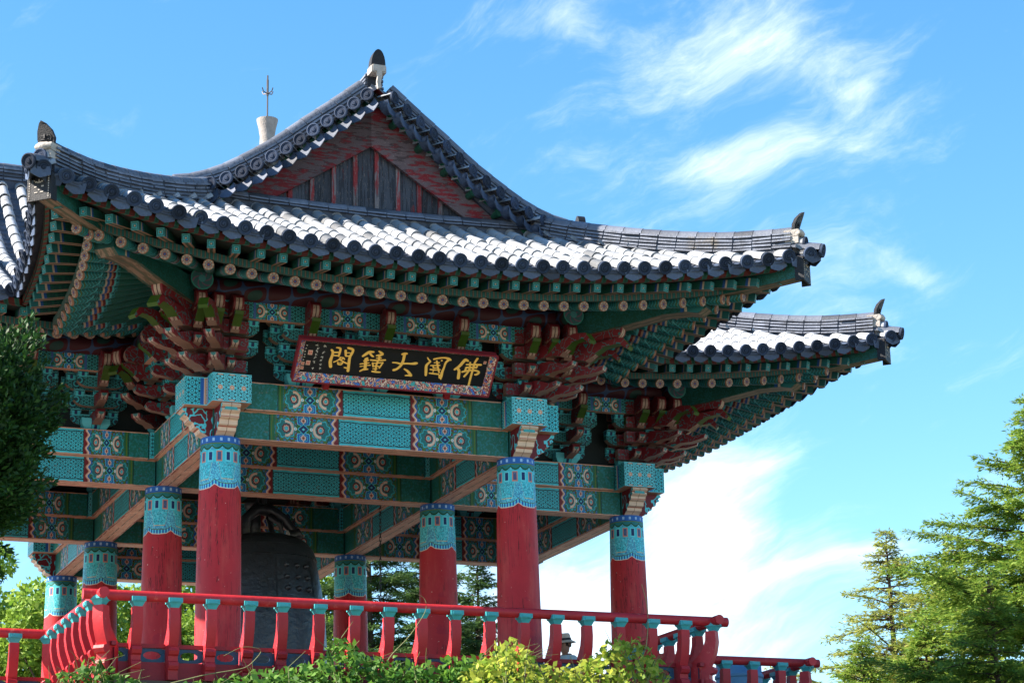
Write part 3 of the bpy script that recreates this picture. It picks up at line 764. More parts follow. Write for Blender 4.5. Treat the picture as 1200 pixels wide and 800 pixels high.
for side in (0, -1, 1):
    deck = MB(); tro = MB(); cov = MB()
    qsd = np.linspace(-W, W, 61) if side == 0 else np.linspace(0.0, F+OC, 50)
    for qa, qb in zip(qsd[:-1], qsd[1:]):
        ra, rb = [], []
        for q, rr_ in ((qa, ra), (qb, rb)):
            t0, t1 = t_start(side, q), t_end(side, q)
            for k in range(11): p = roofpt(side, q, t0+(t1-t0)*k/10); p.z -= .07; rr_.append(p)
        deck.grid([ra, rb])
    o = part('roof_slope', deck.mesh('roof_slope', M['trough'])); roofs[side] = o
    rq = rows_of(side)
    tiles = []
    for q in rq:
        t0, t1 = t_start(side, q), t_end(side, q); k = 0
        while t0 + k*STEP < t1 - .10:
            t = t0 + k*STEP
            p = roofpt(side, q, t); p2 = roofpt(side, q, t + .29); d = p - p2
            p.z += .012
            tiles.append((k, frame(p + d.normalized()*.0, d))); k += 1
    if side == 0: front_tiles = tiles
    for k, m in tiles: cov.add([m @ Vector(v) for v in tile_me_v] if False else [m @ v.co for v in tile_me.vertices], [tuple(pg.vertices) for pg in tile_me.polygons])
    cj = cov.mesh('cover_tiles', M['tile'], 50)
    if side != 0:
        ob = sub('cover_tiles', cj, o); ob['kind'] = 'stuff'
    else: front_cov = cj
    # troughs half way between the rows
    half = TILE/2
    for q in ([x + half for x in rq[:-1]] if side == 0 else [x - half for x in rq[:-1]]):
        t0, t1 = t_start(side, q), t_end(side, q); t = t0
        while t < t1 - .05:
            ta, tb = t, min(t + .15, t1)
            pr = []
            for tt, up_ in ((ta, .030), (tb, .010)):
                c0 = roofpt(side, q, tt); row = []
                for j in range(5):
                    y = -.11 + .055*j; dz = up_ - .045*(1 - (y/.11)**2)
                    off = Vector((y, 0, dz)) if side == 0 else Vector((0, -y, dz))
                    row.append(c0 + off)
                pr.append(row)
            low = [v - Vector((0, 0, .026)) for v in pr[0]]
            tro.grid([low, pr[0], pr[1]]); t += .15
    ob = sub('trough_tiles', tro.mesh('trough_tiles', M['trough']), o); ob['kind'] = 'stuff'
    # eave end tiles and drip tiles
    out = Vector((0, -1, 0)) if side == 0 else Vector((side, 0, 0))
    for q in rq:
        if t_start(side, q) > 0: continue
        p = roofpt(side, q, -.03 + random.gauss(0, .010)); d = p - roofpt(side, q, .25); p.z += .012 + random.gauss(0, .005); d += Vector((random.gauss(0, .012), random.gauss(0, .012), random.gauss(0, .012)))
        tw = random.uniform(-.06, .06)
        sub('end_tile', end_me, o, frame(p, d) @ Matrix.Rotation(random.uniform(-.4, .4), 4, 'X'))
    for q in ([x + half for x in rq[:-1]] if side == 0 else [x - half for x in rq[:-1]]):
        if t_start(side, q) > 0: continue
        p = roofpt(side, q, -.0); d = p - roofpt(side, q, .25)
        qa, qb = roofpt(side, q-.1, 0), roofpt(side, q+.1, 0); al = (qb-qa).normalized()
        if side == 0: al = al
        upv = d.normalized().cross(al); upv = upv if upv.z > 0 else -upv
        sub('drip_tile', drip_me, o, frame(p, d, upv) @ Matrix.Rotation(random.gauss(0, .06), 4, 'Z') @ Matrix.Rotation(random.gauss(0, .05), 4, 'X'))

# --- ridges: stacked courses + cap tiles along a 3D path
cap_mb = MB(); ang = np.linspace(-.1, math.pi+.1, 8); Lc = .30
vs = [(0, .095*math.cos(a), .095*math.sin(a)) for a in ang] + [(-Lc, .09*math.cos(a), .09*math.sin(a)) for a in ang]
cap_mb.add(vs, [(i, i+1, 9+i, 8+i) for i in range(7)] + [tuple(range(7, -1, -1)), tuple(range(8, 16))]); cap_me = cap_mb.mesh('ridge_cap_tile', M['ridge'], 50)
def resample(pts, step):
    pts = [Vector(p) for p in pts]; d = [0]
    for a, b in zip(pts, pts[1:]): d.append(d[-1] + (b-a).length)
    n = max(2, int(round(d[-1]/step))); out = []
    for k in range(n+1):
        s = d[-1]*k/n; i = max(j for j in range(len(d)) if d[j] <= s + 1e-9); i = min(i, len(pts)-2)
        out.append(pts[i] + (pts[i+1]-pts[i])*((s-d[i])/max(1e-9, d[i+1]-d[i])))
    return out
def ridge(name, pts, ncourse=5, ch=.048, wd=.27, bedd=.25):
    """pts = centre line of the ridge bottom"""
    P = resample(pts, .30); bed = MB()
    core = []
    nrm = []
    for i, p in enumerate(P):
        d = (P[min(i+1, len(P)-1)] - P[max(i-1, 0)]).normalized(); s = d.cross(Vector((0, 0, 1))).normalized(); nrm.append((d, s, s.cross(d)))
    H = ncourse*ch
    rows = []
    for p, (d, s, u) in zip(P, nrm): rows.append([p - s*wd*.36 - u*bedd, p - s*wd*.36 + u*H, p + s*wd*.36 + u*H, p + s*wd*.36 - u*bedd])
    bed.grid(rows); bed.f.append((0, 1, 2, 3)); bed.m.append(0); L = len(bed.v); bed.f.append((L-1, L-2, L-3, L-4)); bed.m.append(0)
    o = part(name, bed.mesh(name, M['trough']))
    for c in range(ncourse):
        mb = MB(); sft = .5*(c % 2)
        for i in range(len(P)-1):
            a = P[i] + (P[i+1]-P[i])*(.0 + .03) ; b = P[i+1] - (P[i+1]-P[i])*.03
            if sft: a = a + (P[i+1]-P[i])*.0
            j = random.uniform(-.006, .006); w2 = wd/2 + random.uniform(-.012, .012) - .012*(c % 2)
            tl = random.uniform(-.004, .004)
            vv = []
            for q, (d, s, u), dz in ((a, nrm[i], tl), (b, nrm[i+1], -tl)):
                z0 = c*ch + .012 + dz; z1 = c*ch + ch*.80 + dz
                vv += [q - s*w2 + u*z0 + s*j, q + s*w2 + u*z0 + s*j, q + s*w2*.97 + u*z1 + s*j, q - s*w2*.97 + u*z1 + s*j]
            mb.add(vv, [(3, 2, 1, 0), (4, 5, 6, 7), (0, 1, 5, 4), (1, 2, 6, 5), (2, 3, 7, 6), (3, 0, 4, 7)])
        sub('ridge_course', mb.mesh('ridge_course', M['ridge']), o)
    for i in range(len(P)-1):
        a, b = P[i] + nrm[i][2]*(H+.0), P[i+1] + nrm[i+1][2]*(H+.0)
        m = frame(b, b-a); m = m @ Matrix.Diagonal(((b-a).length/Lc*.985, 1.12, 1.0, 1)); sub('ridge_cap_tile', cap_me, o, m)
    return o, P, nrm, H
# finial: leaf shaped dark plate leaning outwards, on a lump of plaster
mb = MB(); out_ = [(-.15, 0), (-.17, .12), (-.14, .26), (-.06, .38), (0, .42), (.06, .38), (.14, .26), (.17, .12), (.15, 0)]
mb.prism(out_, -.03, .03, f=lambda a, b, c: (c + .18*b*b/.18 + .0, a, b))
ii = [(-.11, .04), (-.12, .13), (-.09, .25), (0, .35), (.09, .25), (.12, .13), (.11, .04)]
mb.prism(ii, .03, .045, f=lambda a, b, c: (c + b*b + .0, a, b))
for s in (-1, 1): mb.box(.055, .085, s*.045-.025, s*.045+.025, .15, .175); mb.box(.05, .075, s*.04-.04, s*.04+.04, .08, .095)
mb.box(.05, .10, -.018, .018, .10, .19)
fin_me = mb.mesh('ridge_finial', M['darktile'], 30)
mb = MB(); mb.box(-.16, .06, -.12, .12, -.055, .035, tp=(.01, .015)); mb.tube([(.05, -.115, -.01), (.055, -.04, .0), (.06, .04, -.005), (.05, .115, -.012)], [.03, .055, .052, .03], 8); mb.box(-.15, .045, -.10, .10, -.16, -.06)
lump_me = mb.mesh('plaster_lump', M['plaster'], 50)
for sx in (-1, 1):
    pts = []
    for tau in np.linspace(3.1, .30, 14):
        u, w = W - tau, F + OC - tau
        tt = OM + pl(tau) - (OC - tau)
        z = surf(tau, tt) + .03
        pts.append((sx*u, -w, z + .05*max(0, 1-tau/1.0)))
    o, P, nm, H = ridge('hip_ridge', pts, 5, .049, .26)
    d = (P[-1]-P[-2]); hd = Vector((d.x, d.y, 0)).normalized()
    e = P[-1]
    sub('ridge_finial', fin_me, o, frame(e + Vector((0, 0, H+.02)) + hd*.04, hd) @ Matrix.Diagonal((.75, .74, .66, 1)))
    sub('plaster_lump', lump_me, o, frame(e + Vector((0, 0, H*.95)) + hd*.06, hd))
    for dz_, ds_ in ((-.13, .10),): sub('cover_tile', tile_me, o, frame(e + Vector((0, 0, H*.95+dz_-.03)) + hd*(.06+ds_), hd + Vector((0, 0, -.12)))); sub('end_tile', end_me, o, frame(e + Vector((0, 0, H*.95+dz_-.03)) + hd*(.075+ds_), hd + Vector((0, 0, -.12))))
    # tiles that run on to the very corner
    ce = Vector((sx*(W-.02), -(F+OC-.02), surf(0.02, 0) + .03)); cs0 = Vector((sx*(W-.36), -(F+OC-.36), surf(.36, .36)+.07))
    sub('ridge_cap_tile', cap_me, o, frame(ce, ce-cs0) @ Matrix.Diagonal((1.5, 1.1, 1.1, 1)))
    sub('end_tile', end_me, o, frame(ce + (ce-cs0).normalized()*.02, ce-cs0))
    for s2 in (-1, 1):
        q = ce + Vector((-sx*.14 if s2 < 0 else 0, .14 if s2 > 0 else 0, -.02)); sub('drip_tile', drip_me, o, frame(q, (Vector((0, -1, 0)) if s2 < 0 else Vector((sx, 0, 0))) + Vector((0, 0, -.3))))

# --- gable: rake ridges, rake tiles, bargeboards, planks
RX = np.array([0, .5, .95, 1.35, 1.8, 2.2, 2.6, 2.95]); RZ = np.array([5.70, 5.28, 4.93, 4.59, 4.28, 4.03, 3.85, 3.78])
def rake(x): return T + float(np.interp(abs(x), RX, RZ))
YR = F + .24
mbg = MB(); mbg.prism([(-2.3, T+3.35), (2.3, T+3.35), (0, T+5.2)], -(F-.13), -(F-.10)); gable = part('gable', mbg.mesh('gable', M['gbatten']))
k = 0; x = -2.2
while x < 2.2:
    xa, xb = x + .012, x + .315
    f_ = lambda q: T + 5.16 - .83*abs(q)
    if f_(max(abs(xa), abs(xb))) > T + 3.38 or True:
        za, zb = max(T+3.36, f_(xa)), max(T+3.36, f_(xb))
        mb = MB(); poly = [(xa, T+3.34), (xb, T+3.34), (xb, zb)] + ([(0, T+5.16)] if xa < 0 < xb else []) + [(xa, za)]
        dy = random.uniform(0, .008); mb.prism(poly, -(F-.06+dy), -(F-.095)); sub('plank', mb.mesh('plank', M['gplank']), gable)
        mb = MB(); mb.box(xb-.018, xb+.045, -(F-.02), -(F-.058), T+3.34, max(T+3.4, f_(xb+.01)+.02)); sub('batten', mb.mesh('batten', M['gbatten']), gable)
    x += .33
for sx in (-1, 1):
    mb = MB(); xs = np.linspace(0, 2.55, 14)
    top = [(sx*q, rake(q)-.36) for q in xs]; bot = [(sx*q, T + 4.58 - .67*q + .03*q*q*.3) for q in xs]
    bot = [(a, min(b, tz-.12)) for (a, b), (_, tz) in zip(bot, top)]
    poly = top + bot[::-1]
    rows = [[(a, -(F+.06), b), (c, -(F+.06), dz)] for (a, b), (c, dz) in zip(top, bot)]
    rows2 = [[(c, -(F-.0), dz), (a, -(F-.0), b)] for (a, b), (c, dz) in zip(top, bot)]
    mb.grid(rows if sx > 0 else rows); mb.grid(rows2)
    mb.grid([[r2_[0], r1[1]] for r1, r2_ in zip(rows, rows2)]); mb.grid([[r1[0], r2_[1]] for r1, r2_ in zip(rows, rows2)])
    mb.f.append((0, 1, len(rows)*2, len(rows)*2+1)); mb.m.append(0)
    sub('bargeboard', mb.mesh('bargeboard', M['gboard']), gable)
    # green timber under the tiles with pegs
    mb = MB(); pts = [(sx*q, -(F+.15), rake(q)-.40) for q in np.linspace(.03, 2.9, 14)]
    mb.tube(pts, .055, 8); sub('rake_timber', mb.mesh('rake_timber', M['green'], 40), gable)
    for q in np.arange(.32, 2.6, .40):
        mb = MB(); mb.tube([(0, 0, 0), (.02, 0, 0), (.26, 0, 0)], [.055, .06, .058], 10); sub('rake_peg', mb.mesh('rake_peg', M['green'], 40) if q < .33 and sx < 0 else bpy.data.meshes['rake_peg'], gable, frame((sx*q, -(F+.02), rake(q)-.50), (0, -1, -.05)))
    # rake soffit board
    mb = MB(); mb.grid([[(sx*q, -(F-.05), rake(q)-.30), (sx*q, -(F+.36), rake(q)-.32)] for q in np.linspace(0, 2.95, 14)]); sub('rake_soffit', mb.mesh('rake_soffit', M['soffitred']), gable)
    o, P, nm, H = ridge('rake_ridge', [(sx*q, -YR, rake(q) - .35) for q in np.linspace(.08, 2.95, 16)], 4, .05, .25, .02)
    # rake tiles: short rows of cover tile, end disc and drip plate looking out of the gable
    s = 0; q = .20
    while q < 2.85:
        sl = (rake(q+.05)-rake(q-.05))/.1
        dirv = Vector((sx*.62, -.78, .0)).normalized(); upv = Vector((-sx*sl*-1*-1, 0, 1)).normalized() if False else Vector((sx*-sl, 0, 1)).normalized()
        p = Vector((sx*q, -(F+.48), rake(q)-.33))
        sub('cover_tile', tile_me, o, frame(p, dirv, upv) @ Matrix.Diagonal((1.2, 1, 1, 1)))
        sub('end_tile', end_me, o, frame(p + dirv*.015, dirv, upv))
        q2 = q + .03; p = Vector((sx*q2, -(F+.45), rake(q2)-.37)) - upv*.075; sub('drip_tile', drip_me, o, frame(p, dirv, upv))
        q += .262*math.cos(math.atan(abs(sl)))
    fe = P[-1] if (P[-1]-Vector((0, P[-1].y, P[-1].z))).length > 1 else P[0]
# peak finial and plaster
mb = MB(); mb.box(-.14, .10, -.155, .155, -.07, .07); mb.box(-.15, .115, -.13, .13, -.045, .085)
mb.prism([(-.055, -.04), (.055, -.04), (.06, -.16), (.03, -.30), (.045, -.40), (-.03, -.42), (-.05, -.28), (-.03, -.16)], .06, .125, f=lambda a, b, c: (c, a, b))
pk = part('peak_cap', mb.mesh('peak_cap', M['plaster']), frame((0, -(F+.34), T+5.66), (0, -1, 0)) @ Matrix.Diagonal((.8, .74, .74, 1)))
mb = MB(); mb.prism([(.15*math.cos(t_)*(1 if math.sin(t_) > 0 else 1.0), max(0, .36*math.sin(t_))) for t_ in np.linspace(-.05, math.pi+.05, 15)], -.10, .07, f=lambda a, b, c: (c + .06*b, a, b))
sub('ridge_finial', mb.mesh('ridge_finial', M['darktile'], 35), pk, tr(.0, 0, .07))
# flat course at the foot of the gable
o, P, nm, H = ridge('gable_foot_ridge', [(q, -(F+.14), T+3.40+.05*(q/2.3)**2) for q in np.linspace(-2.5, 2.5, 12)], 2, .045, .34)
# main ridge
ridge('main_ridge', [(0, -q, ZE + 3.42 + .03*(q/5.7)**2) for q in np.linspace(.15, F+.20, 16)], 4, .06, .30)
# ceiling inside the arm
mb = MB(); mb.add([(-A_+.3, -F+.05, T+1.55), (A_-.3, -F+.05, T+1.55), (A_-.3, -.0, T+1.55), (-A_+.3, 0, T+1.55)], [(0, 1, 2, 3)])
part('ceiling', mb.mesh('ceiling', M['ceil']))

# --- the other three arms: rotated copies of everything built so far
arm_parts = list(ARM0)
front_roof = roofs[0]
rest = sub('cover_tiles', front_cov, front_roof); rest['kind'] = 'stuff'      # joined rows for the copies
for qd in (1, 2, 3):
    rq_ = rz(qd*math.pi/2)
    for o in arm_parts: copy_tree(o, pav, rq_ @ o.matrix_basis)
bpy.data.objects.remove(rest); CH[front_roof.name] = [c for c in CH[front_roof.name] if c is not rest] if False else []
for k, m in front_tiles: link('cover_tile', tile_me, front_roof, m @ Matrix.Rotation(random.gauss(0, .028), 4, 'Z') @ Matrix.Rotation(random.gauss(0, .012), 4, 'Y') @ tr(random.uniform(-.016, .016), random.gauss(0, .004), random.uniform(-.004, .007)) @ Matrix.Diagonal((1, random.uniform(.95, 1.05), random.uniform(.93, 1.07), 1)))
print('front tiles', len(front_tiles))

# --- crossing pedestal with its rod
mb = MB(); mb.lathe([(.20, 0), (.17, .5), (.13, 1.2), (.125, 1.35), (.15, 1.5), (.18, 1.62), (.185, 1.66), (.15, 1.66), (.14, 1.62)], 20)
po = link('roof_pedestal', mb.mesh('roof_pedestal', plain('terracotta_vent', (.27, .25, .235), .85, .5, 8, .5), 35), pav, tr(0, 0, T+5.42))
mb = MB(); mb.tube([(0, 0, 1.6), (0, 0, 2.48)], .014, 6); mb.tube([(0, 0, 2.1), (.0, 0, 2.4)], .02, 6)
for a in range(4):
    c, s = math.cos(a*1.57+.5), math.sin(a*1.57+.5); mb.tube([(0, 0, 2.14), (.10*c, .10*s, 2.16), (.13*c, .13*s, 2.22)], .010, 5)
link('lightning_rod', mb.mesh('lightning_rod', plain('rod_metal', (.12, .10, .09), .5, metal=.6)), po)
# --- platform: cross shaped floor on a stone base
def cross(e, f):
    return [(-e, -f), (e, -f), (e, -e), (f, -e), (f, e), (e, e), (e, f), (-e, f), (-e, e), (-f, e), (-f, -e), (-e, -e)]
mb = MB(); mb.prism(cross(A_+1.95, F+1.95), -.22, -.01, f=lambda a, b, c: (a, b, c)); link('platform', mb.mesh('platform', M['floor']), pav)
mb = MB(); mb.prism(cross(A_+1.6, F+1.6), -1.1, -.224, f=lambda a, b, c: (a, b, c)); link('stone_base', mb.mesh('stone_base', M['stone']), pav)
# ------------------------------------------------------------------ railing
rail = empty('railing', (0, 0, WF))
tag(rail, 'red timber railing with turquoise lotus holders around the pavilion platform', 'railing')
RO = 2.035; EI, EO = A_ + RO, F + RO; RZC = 1.02
pr = [(-.055, .885), (.055, .885), (.062, .74), (.04, .60), (-.005, .47), (-.03, .41), (.02, .395), (.035, .355), (.012, .31), (-.03, .295), (-.03, .235), (.0, .215), (.012, .17), (-.005, .13), (-.03, .115), (-.03, 0), (-.24, 0), (-.24, .45), (-.165, .54), (-.095, .64), (-.062, .76)]
mb = MB(); mb.prism(pr, -.062, .062); post_me = mb.mesh('post', M['red'], 30)
mb = MB(); mb.box(-.075, .085, -.08, .08, .885, .945, tp=(.03, .03)); mb.box(-.09, .10, -.088, .088, .9455, 1.005)
mb.box(.1002, .110, -.06, .06, .957, .992); holder_me = mb.mesh('lotus_holder', M['cyanpart'])
def ring(hw, hh, iw, ih):
    n = 24; o, i = [], []
    for k in range(n):
        t = 2*math.pi*(k+.5)/n; c, s = math.cos(t), math.sin(t); m = max(abs(c)/hw, abs(s)/hh); o.append((c/m, s/m))
        m2 = max(abs(c)/iw, abs(s)/ih, (abs(c)/iw + abs(s)/ih)/1.35); b = 1 - .06*math.cos(6*t); i.append((c/m2*b, s/m2*b))
    return o, i
def slot_mesh(wd):
    mb = MB(); o, i = ring(wd/2, .085, wd/2-.055, .05); n = len(o)
    y0, y1 = -.205, -.175
    vs = [(y1, a, b+.315) for a, b in o] + [(y1, a, b+.315) for a, b in i] + [(y0, a, b+.315) for a, b in i] + [(y0, a, b+.315) for a, b in o]
    fs = []
    for k in range(n):
        k2 = (k+1) % n; fs += [(k, k2, n+k2, n+k), (n+k, n+k2, 2*n+k2, 2*n+k), (2*n+k, 2*n+k2, 3*n+k2, 3*n+k)]
    mb.add(vs, fs); return mb.mesh('slot_frame', M['slot'])
cnr_me = None
mb = MB(); mb.prism([(a*1.25 - .02, b) for a, b in pr], -.075, .075); cnr_me = mb.mesh('corner_post', M['red'], 30)
def rail_run(p0, p1, out, n, e0=0, e1=0):
    """p0->p1 in the platform plane; out = outward unit vector; e0, e1 = how far the round rail runs on"""
    p0, p1, out = Vector((*p0, 0)), Vector((*p1, 0)), Vector((*out, 0))
    d = (p1-p0); L = d.length; d.normalize()
    mb = MB(); a, b = p0 - d*e0, p1 + d*e1; mb.tube([a + Vector((0, 0, RZC)), b + Vector((0, 0, RZC + .0))], .066, 14); link('hand_rail', mb.mesh('hand_rail', M['red'], 40), rail)
    Fm = lambda p: frame(p, out)
    mb = MB(); mb.box(-.215, -.155, -L/2, L/2, .405, .455); link('middle_rail', mb.mesh('middle_rail', M['redboard']), rail, Fm((p0+p1)/2))
    mb = MB(); mb.box(-.21, -.17, -L/2, L/2, 0.0, .228); link('lower_board', mb.mesh('lower_board', M['redboard']), rail, Fm((p0+p1)/2))
    st = L/n; sm = slot_mesh(st - .13)
    for k in range(n):
        c = p0 + d*st*(k+.5); link('slot_frame', sm, rail, Fm(c))
        if k: 
            c = p0 + d*(st*k + random.gauss(0, .006)); po_ = link('post', post_me, rail, Fm(c) @ Matrix.Rotation(random.gauss(0, .012), 4, 'X') @ Matrix.Rotation(random.gauss(0, .03), 4, 'Z')); sub('lotus_holder', holder_me, po_)
for qd in range(4):
    m = rz(qd*math.pi/2)
    def q2(x, y): v = m @ Vector((x, y, 0)); return (v.x, v.y)
    rail_run(q2(-EI, -EO), q2(EI, -EO), q2(0, -1), 18, .22, .22)
    rail_run(q2(EI, -EO), q2(EI, -EI), q2(1, 0), 7, .22, .04)
    rail_run(q2(-EI, -EI), q2(-EI, -EO), q2(-1, 0), 7, .04, .22)
    for sx in (-1, 1):
        po_ = link('corner_post', cnr_me, rail, frame((*q2(sx*EI, -EO), 0), (*q2(sx, -1), 0))); sub('lotus_holder', holder_me, po_)
    po_ = link('post', post_me, rail, frame((*q2(-EI, -EI), 0), (*q2(-1, -1), 0))); sub('lotus_holder', holder_me, po_)

# ------------------------------------------------------------------ signboard
CHARS = [[[(490,479,31),(517,454,36),(518,394,38),(501,308,46),(528,225,46)],[(553,521,20),(616,520,31),(614,463,33),(609,396,28)],[(522,443,23),(605,453,23)],[(540,399,20),(607,401,20)],[(690,487,36),(710,410,31)],[(718,532,31),(804,518,36),(788,447,38),(767,397,38),(779,284,41),(789,183,41)],[(718,456,15),(762,460,15)],[(714,405,20),(763,412,20)],[(725,231,18),(772,223,25)],[(636,380,20),(636,356,25),(599,322,20),(557,300,18)],[(630,379,15),(686,381,18),(701,355,20)],[(689,372,15),(641,338,20)],[(639,344,20),(698,313,25),(754,294,20)],[(615,306,15),(619,270,20),(676,269,20),(685,300,20)],[(624,294,10),(673,302,13)]],[[(953,428,31),(998,471,46),(1035,504,41),(1096,506,25)],[(1046,481,31),(1084,442,31),(1108,435,18)],[(1022,401,36),(983,355,20)],[(1008,388,46),(1015,316,46),(1025,233,43)],[(985,356,18),(1045,376,25)],[(939,306,20),(987,317,18)],[(1036,324,15),(1061,335,18)],[(949,265,15),(997,276,13)],[(1049,292,15),(1090,299,18)],[(962,195,23),(1004,228,31),(1064,234,25)],[(1171,522,23),(1216,496,36),(1236,485,36),(1203,459,31)],[(1149,454,23),(1233,476,31)],[(1158,416,20),(1224,422,20)],[(1180,463,31),(1203,417,31),(1183,361,31),(1176,301,28),(1181,235,31)],[(1078,379,23),(1168,378,23),(1291,398,23)],[(1116,337,25),(1135,285,28)],[(1123,332,15),(1263,356,20)],[(1263,353,23),(1229,269,25)],[(1134,291,18),(1217,292,18)],[(1139,249,15),(1199,255,15)],[(1138,208,28),(1200,204,28),(1256,206,20)]],[[(1513,509,28),(1546,522,39),(1582,525,28)],[(1548,515,44),(1553,419,39),(1537,339,42),(1492,277,33),(1443,257,39)],[(1403,370,19),(1456,374,22),(1514,360,28),(1612,375,25),(1678,375,28),(1730,386,44),(1758,391,33)],[(1595,287,22),(1653,259,36),(1709,200,42)],[(1717,194,33),(1669,193,25),(1632,187,19)]],[[(1894,491,18),(1921,458,18),(1954,437,31),(1927,411,31),(1899,367,41),(1916,297,43),(1929,221,36)],[(1991,476,25),(2054,499,25),(2148,516,23),(2217,501,41),(2242,486,25)],[(2214,489,41),(2172,438,31),(2173,367,28),(2157,295,38),(2158,225,46),(2163,178,20)],[(2127,239,25),(2138,193,20)],[(2043,451,25),(2074,370,31),(2119,274,23)],[(2114,463,28),(2117,462,25)],[(2012,421,15),(2087,428,18)],[(1969,373,20),(2102,388,20)],[(2008,370,23),(2016,336,23),(2064,343,15)],[(1978,312,23),(2045,309,20),(2123,322,18)],[(2025,301,15),(2026,272,15)],[(1976,255,20),(2059,251,23),(2113,250,23)]],[[(2504,494,29),(2456,514,47),(2435,472,47),(2387,387,44),(2335,345,32)],[(2366,371,35),(2408,335,41),(2413,275,47),(2421,215,44)],[(2540,471,29),(2556,375,32),(2540,313,32),(2502,249,32)],[(2634,543,35),(2606,480,32),(2606,373,32),(2600,265,32),(2600,121,32)],[(2492,436,23),(2553,442,26),(2710,452,29)],[(2658,438,29),(2650,397,26)],[(2497,390,29),(2648,403,26)],[(2499,383,29),(2491,335,26)],[(2455,319,29),(2526,345,29),(2609,359,26),(2684,353,26),(2714,329,35),(2674,292,35),(2652,293,23)]]]
MARKS = [(129,524),(125,474),(121,424),(125,379),(123,339),(121,298),(272,532),(289,484),(281,434),(279,393),(278,348),(279,280),(281,177),(381,523),(381,429),(377,361),(370,306),(373,248),(380,190)]
SEALS = [(197, 413), (196, 255), (124, 239), (125, 172), (2762, 487)]

SW, SH = 2.9, .64
b0 = Vector((.075, -(F+.60), WF+T+.80)); t0 = Vector((.075, -(F+1.02), WF+T+1.285))
uy = (t0-b0).normalized(); ux = Vector((1, 0, 0)); un = ux.cross(uy)
sm4 = Matrix((ux, uy, un)).transposed().to_4x4(); sm4.translation = b0
sign = empty('name_board'); sign.matrix_basis = sm4
tag(sign, 'black hanging name board with gold brush characters and patterned red frame', 'sign')
M['signblack'] = plain('sign_black_lacquer', (.008, .010, .014), .45, .5, 8)
M['gold'] = plain('sign_gold_leaf', (.95, .56, .12), .5, .18, 20, .1)
g = newmat('sign_frame_paint', .5)
per = g.x + g.y*.0
w1 = g.noise(15, 2); c_ = g.lay((.20, .018, .028), abs(w1 - .5) < .03, CREAM); c_ = g.lay(c_, w1 > .60, (.03, .16, .5)); c_ = g.lay(c_, w1 < .40, (.04, .36, .38)); c_ = g.lay(c_, g.noise(24, 1) > .63, (.6, .18, .12))
c_ = g.lay((.20, .018, .028), g.nz > .3, c_); M['signframe'] = fin(g, c_, .2)
M['signrim'] = plain('sign_rim_paint', (.20, .018, .03), .5, .25)
M['seal'] = plain('seal_paint', (.62, .16, .10), .6, .5, 60); M['ink'] = plain('inscription_paint', (.62, .60, .56), .6, .2); M['sealpale'] = plain('seal_pale_paint', (.66, .42, .33), .6, .3)
mb = MB(); mb.box(-SW/2+.06, SW/2-.06, .08, SH-.03, -.03, 0); sub('board', mb.mesh('board', M['signblack']), sign)
mb = MB()
fo = [(-SW/2, 0), (SW/2, 0), (SW/2, SH), (-SW/2, SH)]; fi = [(-SW/2+.095, .115), (SW/2-.095, .115), (SW/2-.095, SH-.055), (-SW/2+.095, SH-.055)]
vs = [(x, y, .09) for x, y in fo] + [(x, y, .012) for x, y in fi] + [(x, y, -.05) for x, y in fo]
mb.add(vs, [(i, (i+1) % 4, 4+(i+1) % 4, 4+i) for i in range(4)]); mb.add(vs, [(i, 8+i, 8+(i+1) % 4, (i+1) % 4) for i in range(4)] + [(8, 11, 10, 9)], 1)
sub('frame', mb.mesh('frame', [M['signframe'], M['signrim']]), sign)
mb = MB()
for a, b in ((0, 1), (1, 2), (2, 3), (3, 0)): mb.tube([(*fo[a], .09), (*fo[b], .09)], .014, 6)
sub('rim', mb.mesh('rim', M['signrim'], 40), sign)
zoff = [0]
def stroke(mb, pts):
    zoff[0] += 1; z = .004 + (zoff[0] % 23)*.0003
    pts = [(x/1000 - SW/2, y/1000, w/2000) for x, y, w in pts]
    q = []
    for (x0, y0, w0), (x1, y1, w1) in zip(pts, pts[1:]):
        for k in range(4): f = k/4; q.append((x0+(x1-x0)*f, y0+(y1-y0)*f, w0+(w1-w0)*f))
    q.append(pts[-1])
    for k in range(3):       # relax corners a little
        q = [q[0]] + [tuple((a*.25+b*.5+c*.25) for a, b, c in zip(q[i-1], q[i], q[i+1])) for i in range(1, len(q)-1)] + [q[-1]]
    L, Rr = [], []
    for i, (x, y, w) in enumerate(q):
        a, b = q[max(i-1, 0)], q[min(i+1, len(q)-1)]; dx, dy = b[0]-a[0], b[1]-a[1]; n = math.hypot(dx, dy) or 1
        L.append((x - dy/n*w, y + dx/n*w, z)); Rr.append((x + dy/n*w, y - dx/n*w, z))
    mb.grid([[r, l] for l, r in zip(L, Rr)])
    for (x, y, w), dz in ((q[0], .00012), (q[-1], .00018)): mb.add([(x + w*math.cos(t), y + w*math.sin(t)*.9, z+dz) for t in np.linspace(0, 2*math.pi, 11)[:-1]], [tuple(range(10))])
for ci, ch in enumerate(CHARS):
    mb = MB()
    for s in ch: stroke(mb, s)
    mb.f = [f if True else f for f in mb.f]; sub('character', mb.mesh('character', M['gold']), sign)
mb = MB(); rs = random.Random(3)
for i, (x, y) in enumerate(MARKS):
    sc = 9 if i < 6 else 17
    for k in range(3 if i < 6 else 4):
        a = rs.choice((0, .2, 1.2, 2.3)); cx, cy = x + rs.uniform(-sc, sc)*.6, y + rs.uniform(-sc, sc)*.7; l = sc*rs.uniform(.6, 1.1)
        stroke(mb, [(cx-l*math.cos(a), cy-l*math.sin(a), 6), (cx+l*math.cos(a), cy+l*math.sin(a), 4)])
sub('inscription', mb.mesh('inscription', M['ink']), sign)
